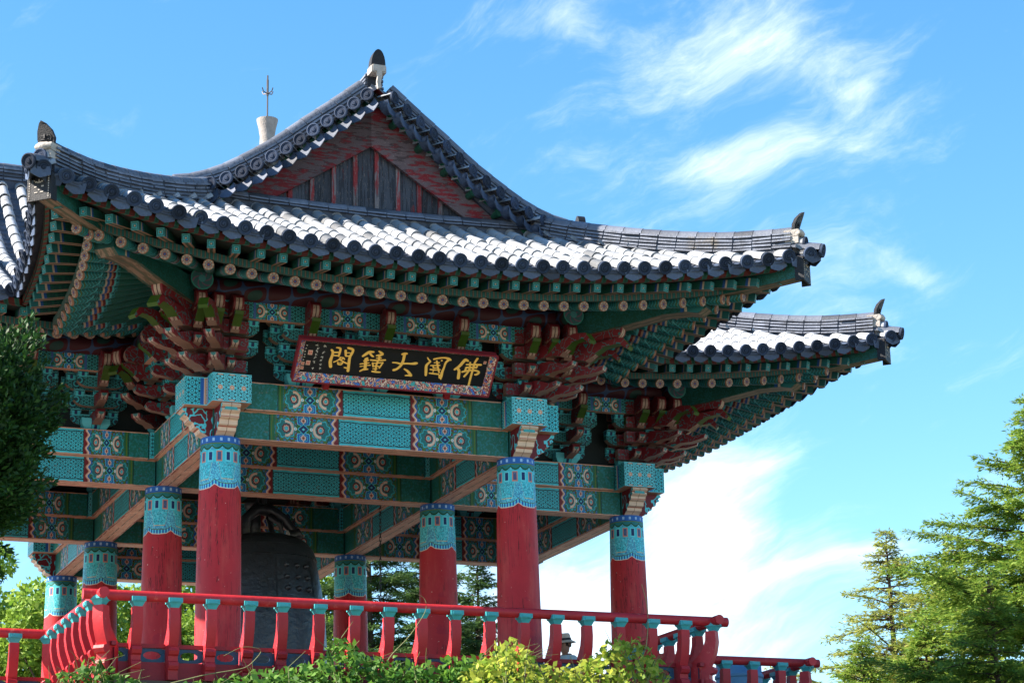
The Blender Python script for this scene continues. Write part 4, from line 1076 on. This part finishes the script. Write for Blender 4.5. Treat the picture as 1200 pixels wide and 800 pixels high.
for i, (x, y) in enumerate(SEALS):
    s = (.032, .030, .022, .022, .020)[i]; cx, cy = x/1000-SW/2, y/1000
    mb = MB(); mb.box(cx-s, cx+s, cy-s*1.1, cy+s*1.1, .002, .005, 0); mb.box(cx-s*.62, cx+s*.62, cy-s*.7, cy+s*.7, .0052, .007, 1); mb.box(cx-s*.1, cx+s*.1, cy-s*.7, cy+s*.7, .0072, .008, 0)
    sub('seal', mb.mesh('seal', [M['sealpale'], M['seal']]), sign)
mb = MB()
for sx in (-1, 1): mb.box(sx*.9-.04, sx*.9+.04, -.16, .03, -.14, -.052)
sub('hanger', mb.mesh('hanger', M['redboard']), sign)

# ------------------------------------------------------------------ bell
M['bronze'] = plain('dark_bronze', (.035, .042, .05), .36, .6, 4, .8, 9, .6, .3)
bz = WF + T
bell = empty('bronze_bell', (0, 0, bz - 2.95))
tag(bell, 'large dark bronze temple bell hanging in the middle of the pavilion', 'bell')
mb = MB(); H0 = 2.95
mb.lathe([(.93, .0), (1.03, .02), (1.045, .12), (1.03, .45), (1.03, .9), (1.0, 1.4), (.94, 1.9), (.86, 2.3), (.78, 2.52), (.74, 2.60), (.70, 2.64), (.60, 2.71), (.40, 2.77), (.15, 2.79)], 48); sub('bell_body', mb.mesh('bell_body', M['bronze'], 40), bell)
def band(z0, z1, r0, r1, name):
    mb = MB(); mb.lathe([(r0, z0), (r0+.03, z0+.01), (r1+.03, z1-.01), (r1, z1)], 48); sub(name, mb.mesh(name, M['bronze'], 40), bell)
band(.03, .30, 1.03, 1.025, 'lower_band'); band(2.34, 2.54, .84, .77, 'shoulder_band')
def rad(z): return float(np.interp(z, [0, .45, .9, 1.4, 1.9, 2.3, 2.52], [1.04, 1.03, 1.03, 1.0, .94, .86, .78]))
mb = MB(); mb.lathe([(.0, .06), (.03, .055), (.045, .02), (.05, 0)][::-1], 8); nip_me = mb.mesh('nipple', M['bronze'], 60)
for pz in range(4):
    a0 = pz*math.pi/2 + .35
    mb = MB()
    for (za, zb, aa, ab) in ((1.62, 1.68, -.36, .36), (2.26, 2.31, -.34, .34), (1.62, 2.3, -.40, -.34), (1.62, 2.3, .34, .40)):
        rows = [[(((rad(z)+.025)*math.cos(a0+a)), (rad(z)+.025)*math.sin(a0+a), z) for a in np.linspace(aa, ab, 7)] for z in np.linspace(za, zb, 5)]; mb.grid(rows)
    sub('panel_border', mb.mesh('panel_border', M['bronze'], 50), bell)
    for i in range(3):
        for k in range(3):
            z = 1.78 + .19*k; a = a0 + (i-1)*.21; sub('nipple', nip_me, bell, frame((rad(z)*math.cos(a), rad(z)*math.sin(a), z), (math.cos(a), math.sin(a), .15)) @ Matrix.Rotation(R(90), 4, 'Y'))
# dragon loop and sound tube
mb = MB(); pts = [(.42, 0, 2.72), (.50, .02, 2.9), (.34, .03, 3.08), (.10, .02, 3.22), (-.12, 0, 3.22), (-.30, -.02, 3.06), (-.36, 0, 2.72)]
mb.tube(pts, [.10, .085, .10, .11, .10, .085, .10], 8); mb.tube([(.42, 0, 2.80), (.58, 0, 2.86), (.66, 0, 2.80)], [.11, .09, .03], 8)
for k in range(6): t = k/5; p = Vector(pts[1])*(1-t) + Vector(pts[4])*t; mb.tube([p + Vector((0, 0, .08)), p + Vector((.03, 0, .22))], [.04, .005], 5)
for s in (-1, 1): mb.tube([(.1, s*.05, 3.1), (.2, s*.25, 2.95), (.26, s*.22, 2.74)], [.06, .05, .04], 6)
sub('dragon_loop', mb.mesh('dragon_loop', M['bronze'], 60), bell)
mb = MB(); mb.lathe([(.13, 2.74), (.12, 2.95), (.135, 3.0), (.12, 3.05), (.12, 3.25), (.15, 3.32), (.15, 3.36)], 14, c=(-.12, .22, 0)); sub('sound_tube', mb.mesh('sound_tube', M['bronze'], 40), bell)
mb = MB(); mb.tube([(0, 0, 3.2), (0, 0, 3.75)], .05, 8); sub('hanging_bar', mb.mesh('hanging_bar', M['bronze'], 40), bell)
bb = MB(); bb.box(-.16, .16, -A_, A_, T+.81, T+1.12); link('bell_beam', bb.mesh('bell_beam', M['purlin']), pav)
# chain of the striker
mb = MB(); cpt = Vector((3.0, -1.0, 0))
r_ = ray(446, 680); tt = (-.6 - CAMLOC.y)/r_.y; cpt = CAMLOC + r_*tt
zt, zb_ = bz + 1.54, WF + .55; z = zt; k = 0
while z > zb_:
    s = .016
    if k % 2: mb.tube([(-s, 0, z), (s, 0, z), (s, 0, z-.075), (-s, 0, z-.075), (-s, 0, z)], .005, 4, cap=False)
    else: mb.tube([(0, -s, z), (0, s, z), (0, s, z-.075), (0, -s, z-.075), (0, -s, z)], .0065, 4, cap=False)
    z -= .06; k += 1
ch = link('chain', mb.mesh('chain', M['bronze'])); ch.location = (cpt.x, cpt.y, 0)
tag(ch, 'thin dark chain hanging from the ceiling beside the bell', 'chain')

# ------------------------------------------------------------------ person
person = None
rp = ray(663, 742); hp = at_dist(663, 742, (WF - .01 + 1.83 - CAMLOC.z)/(rp.z/math.hypot(rp.x, rp.y))); px_, py_ = hp.x, hp.y
def skin_person():
    base = Vector((px_, py_, WF - .01))
    f = Vector((-.93, -.36, 0)).normalized(); s = Vector((0, 0, 1)).cross(f)     # facing left
    V, E_, Rd = [], [], []
    def v(fx, sy, z, r, p=None):
        V.append(f*fx + s*sy + Vector((0, 0, z))); Rd.append(r)
        if p is not None: E_.append((p, len(V)-1))
        return len(V)-1
    pel = v(0, 0, .95, .15); w = v(.01, 0, 1.1, .145, pel); c = v(.02, 0, 1.3, .165, w); nk0 = v(.0, 0, 1.44, .09, c); nk = v(.01, 0, 1.50, .058, nk0)
    h1 = v(.035, 0, 1.575, .085, nk); h2 = v(.03, 0, 1.66, .098, h1); h3 = v(.025, 0, 1.72, .075, h2)
    for q in (-1, 1):
        hip = v(0, q*.10, .88, .10, pel); kn = v(.03+.05*q, q*.11, .48, .065, hip); an = v(-.02+.05*q, q*.11, .09, .045, kn); v(.14+.05*q, q*.13, .03, .035, an)
        sh = v(0, q*.19, 1.40, .068, nk0); el = v(-.03, q*.24, 1.12, .048, sh); wr = v(.08, q*.24, .88, .033, el)
        hd = v(.11, q*.235, .80, .036, wr)
        for k in range(4): fg = v(.13 + .0*k, q*.235 + (k-1.5)*.02, .735, .010, hd); v(.12, q*.235 + (k-1.5)*.02, .69+.006*abs(k-1), .009, fg)
        th = v(.145, q*.215, .79, .011, hd); v(.165, q*.205, .745, .010, th)
    me = bpy.data.meshes.new('person'); me.from_pydata([tuple(a) for a in V], E_, []); me.update()
    o = link('person', me); o.location = base
    sk = o.modifiers.new('skin', 'SKIN'); sv = me.skin_vertices[0].data
    for i, r in enumerate(Rd): sv[i].radius = (r, r)
    sv[0].use_root = True
    o.modifiers.new('sub', 'SUBSURF').levels = 2; o.modifiers['sub'].render_levels = 2
    g = newmat('person_cloth_and_skin', .7)
    sh_ = g.hyp(g.x, g.y)
    c = g.lay((.36, .20, .14), g.z < 1.47, (.45, .62, .72)); c = g.lay(c, g.z < .98, (.05, .06, .09)); c = g.lay(c, g.z < .09, (.05, .03, .02))
    c = g.lay(c, (g.z < .93)*(g.z > .66)*(sh_ > .20), (.36, .20, .14)); me.materials.append(fin(g, c, .1))
    hat = MB(); hat.lathe([(.01, .135), (.075, .13), (.095, .10), (.105, .02), (.12, .01), (.165, -.015), (.185, -.022), (.180, -.030), (.12, -.002), (.10, .0)], 28)
    hm = frame((f.x*.025, f.y*.025, 1.70), f) @ Matrix.Rotation(R(6), 4, 'Y'); sub('sun_hat', hat.mesh('sun_hat', plain('straw_hat', (.62, .54, .45), .8, .2, 20, .3), 50), o, hm)
    bd = MB(); bd.lathe([(.107, .012), (.112, .015), (.107, .05), (.102, .052)], 28); sub('hat_band', bd.mesh('hat_band', plain('hat_band_cloth', (.03, .035, .04), .7), 50), o, hm)
    fc = MB()
    F3 = lambda a, b, z: tuple(f*a + s*b + Vector((0, 0, z)))
    fc.tube([F3(.11, 0, 1.645), F3(.138, 0, 1.612), F3(.115, 0, 1.60)], [.012, .017, .010], 6)
    for q in (-1, 1): fc.tube([F3(.03, q*.088, 1.655), F3(.022, q*.106, 1.64), F3(.03, q*.09, 1.60)], [.012, .018, .010], 6)
    fc.tube([F3(.105, -.03, 1.572), F3(.118, 0, 1.573), F3(.105, .03, 1.572)], .007, 5); sub('face', fc.mesh('face', plain('skin', (.36, .20, .14), .6), 60), o)
    ey = MB()
    for q in (-1, 1): ey.tube([F3(.112, q*.032-.012, 1.652), F3(.116, q*.032+.012, 1.652)], .007, 5)
    sub('eyes', ey.mesh('eyes', plain('eye', (.02, .015, .012), .3)), o)
    hr = MB(); hr.lathe([(.103, -.0), (.105, .05), (.10, .09)], 16, c=(0, 0, 0)); sub('hair', hr.mesh('hair', plain('dark_hair', (.02, .017, .015), .6)), o, frame(f*.012 + Vector((0, 0, 1.615)), f) @ Matrix.Diagonal((.9, .95, 1, 1)))
    tag(o, 'person in a wide-brimmed hat and pale blue shirt standing behind the railing', 'person')
skin_person()
# pale blue drum behind the right-hand railing
dp = at_dist(866, 790, 40.0)
r_ = ray(866, 790); tt = (-EI + .75 - CAMLOC.y)/r_.y; dp = CAMLOC + r_*tt
drum = empty('storage_drum', (dp.x, dp.y, WF - .01))
tag(drum, 'pale blue rounded drum standing behind the railing beside the corner post', 'drum')
M['drum'] = plain('blue_plastic', (.13, .34, .58), .45, .12, 3, .05)
mb = MB(); mb.lathe([(.34, 0), (.37, .04), (.365, .3), (.385, .32), (.385, .36), (.365, .38), (.365, .85), (.385, .87), (.385, .91), (.36, .93), (.355, 1.09)], 32); sub('drum_body', mb.mesh('drum_body', M['drum'], 40), drum)
mb = MB(); mb.lathe([(.355, 1.09), (.365, 1.10), (.365, 1.12), (.30, 1.13)], 32); sub('lid', mb.mesh('lid', M['drum'], 40), drum)
# ------------------------------------------------------------------ ground
def ground_z(x, y):
    s = min(1, max(0, (y + 21)/10.5)); s = s*s*(3-2*s)
    return 4.9*s
mb = MB()
xs = sorted(set(list(np.linspace(-40, 40, 41)) + [-500, -250, -120, -70, 70, 120, 250, 500])); ys = sorted(set(list(np.linspace(-60, 20, 81)) + [-500, -250, -120, 60, 120, 250, 500]))
mb.grid([[(x, y, ground_z(x, y) + (.06*math.sin(x*1.3)*math.sin(y*.9) if abs(x) < 60 else 0)) for x in xs] for y in ys])
g = newmat('sandy_ground', .9, .1)
c_ = g.lay((.26, .24, .205), g.noise(.5, 5) > .58, (.19, .175, .15)); c_ = g.lay(c_, g.noise(9, 4) > .6, (.22, .20, .17))
bk_ = g.band(g.y, -22, -10.2); c_ = g.lay(c_, bk_, (.05, .08, .02))
gr = link('ground', mb.mesh('ground', fin(g, c_, .3, 1.5, .6, 8))); gr['kind'] = 'structure'

# ------------------------------------------------------------------ foliage
def leaf_mat(name, c1, c2, trans=.35, hue=None):
    m = bpy.data.materials.new(name); m.use_nodes = True; g = Gr(m.node_tree); g.coords(); nt = m.node_tree
    for n in list(nt.nodes):
        if n.type == 'BSDF_PRINCIPLED': b = n
    b.inputs['Roughness'].default_value = .55; b.inputs['Specular IOR Level'].default_value = .25
    geo = g.new('ShaderNodeNewGeometry'); rnd = Ex(g, geo.outputs['Random Per Island'])
    c = g.lay(c1, rnd, c2); c = g.mul(c, .72 + .75*g.noise(1.1, 4)); g.put(b.inputs['Base Color'], c)
    t = g.new('ShaderNodeBsdfTranslucent'); g.put(t.inputs[0], c); mx = g.new('ShaderNodeMixShader'); mx.inputs[0].default_value = trans
    g.l.new(b.outputs[0], mx.inputs[1]); g.l.new(t.outputs[0], mx.inputs[2])
    g.l.new(mx.outputs[0], [n for n in nt.nodes if n.type == 'OUTPUT_MATERIAL'][0].inputs[0])
    return m
def cards(name, P, Dv, Up, L, Wd, mat):
    """diamond leaves: base P, direction Dv, width vector from Up x Dv"""
    N = len(P); Dv = Dv/np.linalg.norm(Dv, axis=1, keepdims=True); S = np.cross(Up, Dv); S /= (np.linalg.norm(S, axis=1, keepdims=True) + 1e-9)
    L = np.broadcast_to(np.asarray(L), (N,))[:, None]; Wd = np.broadcast_to(np.asarray(Wd), (N,))[:, None]
    V = np.empty((N, 4, 3), np.float32); V[:, 0] = P; V[:, 1] = P + Dv*L*.5 + S*Wd*.5; V[:, 2] = P + Dv*L; V[:, 3] = P + Dv*L*.5 - S*Wd*.5
    me = bpy.data.meshes.new(name); me.vertices.add(N*4); me.vertices.foreach_set('co', V.ravel())
    me.loops.add(N*4); me.loops.foreach_set('vertex_index', np.arange(N*4, dtype=np.int32))
    me.polygons.add(N); me.polygons.foreach_set('loop_start', np.arange(0, N*4, 4, dtype=np.int32)); me.update(calc_edges=True)
    me.materials.append(mat); return me
def unit(n): v = rng.normal(size=(n, 3)); return v/np.linalg.norm(v, axis=1, keepdims=True)
M['bark'] = plain('bark', (.07, .05, .038), .9, .4, 6, .8, 14)
LM = {'fir': leaf_mat('fir_needles', (.15, .22, .04), (.36, .36, .08), .42), 'fir2': leaf_mat('fir_needles_green', (.085, .19, .032), (.25, .33, .052), .42),
      'pine': leaf_mat('pine_needles', (.03, .075, .025), (.09, .16, .04), .3), 'juniper': leaf_mat('juniper_scales', (.006, .026, .006), (.028, .085, .014), .25),
      'decid': leaf_mat('bright_leaves', (.10, .20, .02), (.22, .32, .045), .4), 'vine': leaf_mat('vine_leaves', (.035, .12, .02), (.11, .23, .03), .4),
      'vine2': leaf_mat('young_leaves', (.11, .22, .02), (.42, .44, .07), .5)}
def fir(name, base, H, spread, mat, label, group, dens=1.0):
    root = empty(name, base); tag(root, label, 'tree', group)
    mb = MB(); mb.tube([(0, 0, -.3), (.03, 0, H*.5), (0, 0, H*.97)], [.028*H**.9*.6, .012*H, .01], 8)
    Pb, Td, Tl = [], [], []
    z = H*.16; az = random.random()*6
    while z < H*.99:
        depth = H - z; n = 6 if depth > .8 else 4
        rl = spread*depth*(1 - .35*max(0, depth/H - .55)/.45)
        for k in range(n):
            az += 2.4 + random.uniform(-.5, .5); L = max(.14, rl*random.uniform(.38, 1.22))
            d = np.array([math.cos(az), math.sin(az), 0.]); side = np.array([-d[1], d[0], 0.])
            upk = random.uniform(-.02, .55); zz = z + random.uniform(-.16, .16)
            pt = lambda f: np.array([0, 0, zz]) + d*L*f + side*L*.06*math.sin(f*5+az) + np.array([0, 0, L*(upk*f - .20*f*f)])
            mb.tube([pt(0), pt(.5), pt(.95)], [.012+.012*L, .010+.006*L, .004], 4, cap=False)
            nt = int(max(4, L/.075)*dens)
            for j in range(nt):
                f = .10 + .90*(j + random.random())/nt; p = pt(f)
                tl = (.13 + .42*L*(1-f))*random.uniform(.5, 1.2)
                for sg in (-1, 1):
                    td = d*random.uniform(.5, 1.0) + sg*side*random.uniform(.3, 1.0) + np.array([0, 0, random.uniform(-.40, .22)])
                    Pb.append(p); Td.append(td/np.linalg.norm(td)); Tl.append(tl)
        z += max(.10, .36*min(1, depth/2.5)) * random.uniform(.8, 1.2)
    Pb, Td, Tl = np.array(Pb), np.array(Td), np.array(Tl)
    cnt = np.maximum(3, (Tl/.022).astype(int)); idx = np.repeat(np.arange(len(Pb)), cnt); n = len(idx)
    f = rng.random(n)[:, None]; sg = rng.choice([-1., 1.], n)[:, None]
    P = Pb[idx] + Td[idx]*Tl[idx][:, None]*f + rng.normal(size=(n, 3))*.018
    sd = np.cross(Td[idx], [0, 0, 1.])
    D_v = Td[idx]*.9 + sg*sd*rng.uniform(.3, .9, (n, 1)) + rng.normal(size=(n, 3))*[.25, .25, .25]
    U = rng.normal(size=(n, 3))*.45 + [0, 0, 1]
    L = rng.uniform(.06, .17, n)
    sub('trunk', mb.mesh('trunk', M['bark'], 60), root)
    sub('crown', cards('crown', P, D_v, U, L, L*.26, mat), root)
    return n
def leafy(name, base, H, Rx, Rz_, zc, mat, label, cat, group, n=9000, size=.13, clumps=26, stem=True, upright=0., trunk=.10):
    """broadleaf or scale-leaf tree: leaf clumps gathered round limb ends"""
    root = empty(name, base); tag(root, label, cat, group)
    mb = MB(); mb.tube([(0, 0, -.3), (.05, .04, zc*.6), (0, 0, zc)], [trunk*1.3, trunk, trunk*.5], 8)
    C = []
    while len(C) < clumps:
        v = rng.uniform(-1, 1, 3); r = np.linalg.norm(v)
        if r < 1 and r > .35: C.append(np.array([v[0]*Rx, v[1]*Rx, zc + v[2]*Rz_]))
    Ps, Ds, Us = [], [], []
    for c in C:
        mb.tube([(0, 0, zc*.55), tuple(c*[.5, .5, 1] - [0, 0, .3*Rz_]), tuple(c)], [trunk*.5, trunk*.3, .01], 5, cap=False)
        k = n//clumps; cr = Rx*rng.uniform(.22, .42)
        u = unit(k); rr = rng.uniform(.35, 1.0, (k, 1))**.6
        p = c + u*rr*cr*np.array([1, 1, .75]); Ps.append(p)
        Ds.append(u*.7 + unit(k)*.8 + np.array([0, 0, upright])); Us.append(u + unit(k)*.6 + np.array([0, 0, .5]))
    P, D_v, U = map(np.concatenate, (Ps, Ds, Us)); L = rng.uniform(.6, 1.25, len(P))*size
    sub('trunk', mb.mesh('trunk', M['bark'], 60), root); sub('crown', cards('crown', P, D_v, U, L, L*.62, mat), root)
def base_at(px, dist):
    p = at_dist(px, 700, dist); return (p.x, p.y, ground_z(p.x, p.y))
def top_h(px, py, dist): return at_dist(px, py, dist).z - ground_z(*at_dist(px, py, dist).xy)
GF = 'conifers beyond the platform'
nt_ = fir('fir_tree', base_at(1043, 58), top_h(1043, 616, 58), .64, LM['fir'], 'slender fir standing apart against white cloud, trunk showing between branches', GF, .75)
nt_ += fir('fir_tree', base_at(1225, 46), top_h(1225, 462, 46), .72, LM['fir2'], 'tallest fir with broad dense layered branches, its top out of view', GF, 1.3)
nt_ += fir('fir_tree', base_at(1122, 52), top_h(1122, 640, 52), .82, LM['fir'], 'bushy yellow-green fir between the slender fir and the tallest fir', GF, 1.1)
nt_ += fir('fir_tree', base_at(1006, 50), top_h(1006, 752, 50), .7, LM['fir2'], 'short fir whose tip only shows below the slender fir', GF)
nt_ += fir('fir_tree', base_at(1160, 42), top_h(1160, 668, 42), .62, LM['fir2'], 'deep green fir in front of the tallest fir', GF, 1.2)
nt_ += fir('fir_tree', base_at(1080, 44), top_h(1080, 725, 44), .68, LM['fir2'], 'low green fir in front of the slender fir', GF, 1.1)
print('needles', nt_)
GB = 'trees behind the pavilion'
def decid(px, py, dist, Rx, label, n=11000):
    H = top_h(px, py, dist); leafy('leafy_tree', base_at(px, dist), H, Rx, H*.42, H*.58, LM['decid'], label, 'tree', GB, n, .17, 34)
decid(8, 615, 62, 2.4, 'bright green leafy tree behind the rear left column', 20000); decid(150, 672, 64, 2.6, 'bright green leafy tree showing between the red columns behind the platform', 24000); decid(388, 660, 66, 1.3, 'bright green leafy tree beside the bell, seen under the beams')
decid(70, 690, 59, 2.0, 'lower bright green leafy tree beside the left railing', 20000); decid(235, 680, 68, 2.4, 'bright green leafy tree mostly hidden by the red columns and the bell', 20000)
def pine(px, py, dist, sp, label, dn=1.5): fir('pine_tree', base_at(px, dist), top_h(px, py, dist), sp, LM['pine'], label, GB, dn)
pine(432, 560, 60, .50, 'dark pine filling the gap right of the bell'); pine(560, 640, 62, .42, 'dark pine tree beside the front right column'); pine(500, 585, 68, .50, 'dark pine tree behind two other pines')
# near juniper on the left: only its crown reaches into view
JD = 20.5; jb = base_at(-52, JD); jc = at_dist(-52, 530, JD).z - jb[2]
def juniper(base, zc, Rx, Rz_):
    root = empty('juniper_tree', base); tag(root, 'dark green juniper standing in front of the pavilion, cut off by the view', 'tree')
    mb = MB(); mb.tube([(0, 0, -.3), (.04, .05, zc*.6), (0, 0, zc + Rz_*.6)], [.11, .08, .02], 8)
    n = 1350; u = unit(n); rr = rng.uniform(.30, 1.0, n)**.5
    lump = 1 + .26*np.sin(u[:, 0]*7 + 1)*np.sin(u[:, 2]*6) + .12*np.sin(u[:, 1]*11 + u[:, 2]*9)
    C = u*(rr*lump)[:, None]*[Rx, Rx, Rz_] + [0, 0, zc]
    dirs = u*[.75, .75, .45] + [0, 0, .55] + rng.normal(size=(n, 3))*.28; dirs /= np.linalg.norm(dirs, axis=1, keepdims=True)
    ln = rng.uniform(.12, .46, n)
    for k in range(0, n, 9): mb.tube([(0, 0, zc*.75 + .25*C[k][2]*.5), tuple(C[k]*[.55, .55, 1] - [0, 0, .12]), tuple(C[k])], [.03, .014, .005], 4, cap=False)
    m = 66; idx = np.repeat(np.arange(n), m); f = rng.random(n*m)
    P = C[idx] + dirs[idx]*(ln[idx]*f)[:, None] + rng.normal(size=(n*m, 3))*(.05*(1-f) + .012)[:, None]
    D_v = dirs[idx] + rng.normal(size=(n*m, 3))*.5
    L = rng.uniform(.03, .085, n*m)
    sub('trunk', mb.mesh('trunk', M['bark'], 60), root); sub('crown', cards('crown', P, D_v, rng.normal(size=(n*m, 3)), L, L*.42, LM['juniper']), root)
juniper(jb, jc, .56, .98)

# ------------------------------------------------------------------ climbing plants along the front
def lobed(seed, s):
    r_ = random.Random(seed); pts = []
    for k in range(11):
        t = -math.pi + 2*math.pi*k/11; rad_ = (.55 + .45*abs(math.cos(t*2.5 + .3)))*(1.15 if abs(t) < .4 else .9); pts.append((rad_*math.cos(t)*s*.6 + s*.5, rad_*math.sin(t)*s*.5))
    mb = MB(); cl_ = r_.uniform(.2, .7); vs = [(s*.45, 0, .02)] + [(a, b, -cl_*abs(b) - cl_*1.1*max(0, a-.5*s) + r_.uniform(-.010, .010)) for a, b in pts]
    mb.add(vs, [(0, 1+k, 1+(k+1) % 11) for k in range(11)]); return mb
def vine(name, label, xr, topf, yd, n_ind, n_rest, key, size, seed):
    r_ = random.Random(seed); rg = np.random.default_rng(seed)
    c = at_dist((xr[0]+xr[1])/2, 780, 27); tt = None
    def on_y(px, py, y): rr_ = ray(px, py); return CAMLOC + rr_*((y - CAMLOC.y)/rr_.y)
    mid = on_y(sum(xr)/2, 800, yd[0]); root = empty(name, (mid.x, yd[0], ground_z(mid.x, yd[0]))); tag(root, label, 'plant', None)
    org = root.location
    mb = MB()
    for k in range(34):
        px = r_.uniform(*xr); y = r_.uniform(*yd); t = on_y(px, topf(px)+4, y) - org; gz = ground_z(t.x+org.x, y) - org.z
        mb.tube([(t.x + r_.uniform(-.3, .3), t.y, gz-.1), (t.x + r_.uniform(-.25, .25), t.y, (gz+t.z)*.5), (t.x, t.y, t.z), (t.x + r_.uniform(-.2, .35), t.y - .05, t.z + r_.uniform(.02, .22))], [.016, .010, .006, .002], 5)
    sub('stem', mb.mesh('stem', plain(name + '_stem', (.10, .12, .04), .7), 60), root)
    mes = [lobed(seed+k, size).mesh('leaf', LM[key]) for k in range(6)]
    for k in range(n_ind):
        px = r_.uniform(*xr); top = topf(px); py = top + (r_.random()**1.3)*(812-top); y = yd[0] - r_.random()*.25
        p = on_y(px, py, y) - org
        yaw = r_.uniform(0, 6.28); d = Vector((math.cos(yaw), math.sin(yaw)*.7 - .25, r_.uniform(-.5, .35)))
        link('leaf', mes[k % 6], root, frame(p, d, Vector((r_.uniform(-.5, .5), r_.uniform(-.9, .2), .9))) @ Matrix.Diagonal((*(3*[r_.uniform(.65, 1.25)]), 1)))
    P = []
    for k in range(n_rest):
        px = r_.uniform(*xr); top = topf(px) + 3; py = top + (r_.random())*(900-top); P.append(np.array(on_y(px, py, r_.uniform(*yd)) - org))
    P = np.array(P); U = rg.normal(size=P.shape)*.6 + [0, -.5, .8]; D_v = rg.normal(size=P.shape) + [0, -.2, 0]
    o = sub('foliage', cards('foliage', P, D_v, U, rg.uniform(.7, 1.2, len(P))*size*1.1, rg.uniform(.5, .8, len(P))*size, LM[key]), root); o['kind'] = 'stuff'
    return root, on_y, org
def prof(pts):
    xs_, ys_ = zip(*pts); return lambda px: float(np.interp(px, xs_, ys_)) + 5 + 4*math.sin(px*.31) + 3*math.sin(px*.83)
YV = -(EO + .10)
vine('climbing_vine', 'dark green vine climbing the front of the railing below the bell', (215, 600), prof([(215, 800), (285, 786), (330, 780), (375, 768), (395, 742), (412, 748), (430, 764), (475, 772), (530, 766), (560, 764), (600, 762)]), (YV-.25, YV-1.0), 290, 6500, 'vine', .105, 11)
vine('leafy_shrub', 'yellow-green leafy shrub sunlit in front of the right railing posts', (545, 785), prof([(545, 785), (575, 762), (595, 742), (612, 752), (635, 774), (672, 776), (692, 764), (705, 750), (738, 742), (752, 748), (770, 768), (785, 790)]), (YV-.9, YV-1.9), 290, 4200, 'vine2', .10, 23)
vine('ground_vine', 'small dark vine clump at the foot of the left railing corner', (58, 170), prof([(58, 797), (90, 778), (112, 768), (125, 775), (150, 790), (170, 796)]), (YV-.15, YV-.6), 110, 1200, 'vine', .10, 31)
# long bare tendrils
def tendril(px_pts, y, label):
    pts = []
    for px, py in px_pts: rr_ = ray(px, py); pts.append(CAMLOC + rr_*((y - CAMLOC.y)/rr_.y))
    pts = resample(pts, .05)
    for k in range(4): pts = [pts[0]] + [(pts[i-1]+pts[i]*2+pts[i+1])*.25 for i in range(1, len(pts)-1)] + [pts[-1]]
    mb = MB(); o0 = pts[0]; mb.tube([p-o0 for p in pts], [.008 - .005*i/len(pts) for i in range(len(pts))], 5)
    o = link('tendril', mb.mesh('tendril', plain('tendril_stem', (.20, .20, .09), .7), 60)); o.location = o0
    tag(o, label, 'tendril')
tendril([(445, 800), (455, 770), (480, 745), (500, 715), (500, 700), (492, 696), (480, 694)], YV-.35, 'thin bare tendril arching over the middle of the hand rail')
tendril([(745, 790), (757, 760), (760, 730), (758, 705), (752, 684)], YV-1.2, 'thin upright tendril rising from the yellow-green shrub')
tendril([(200, 800), (240, 790), (290, 782), (310, 760), (285, 756), (262, 768)], YV-.3, 'thin looping tendril beside the left slots of the railing')
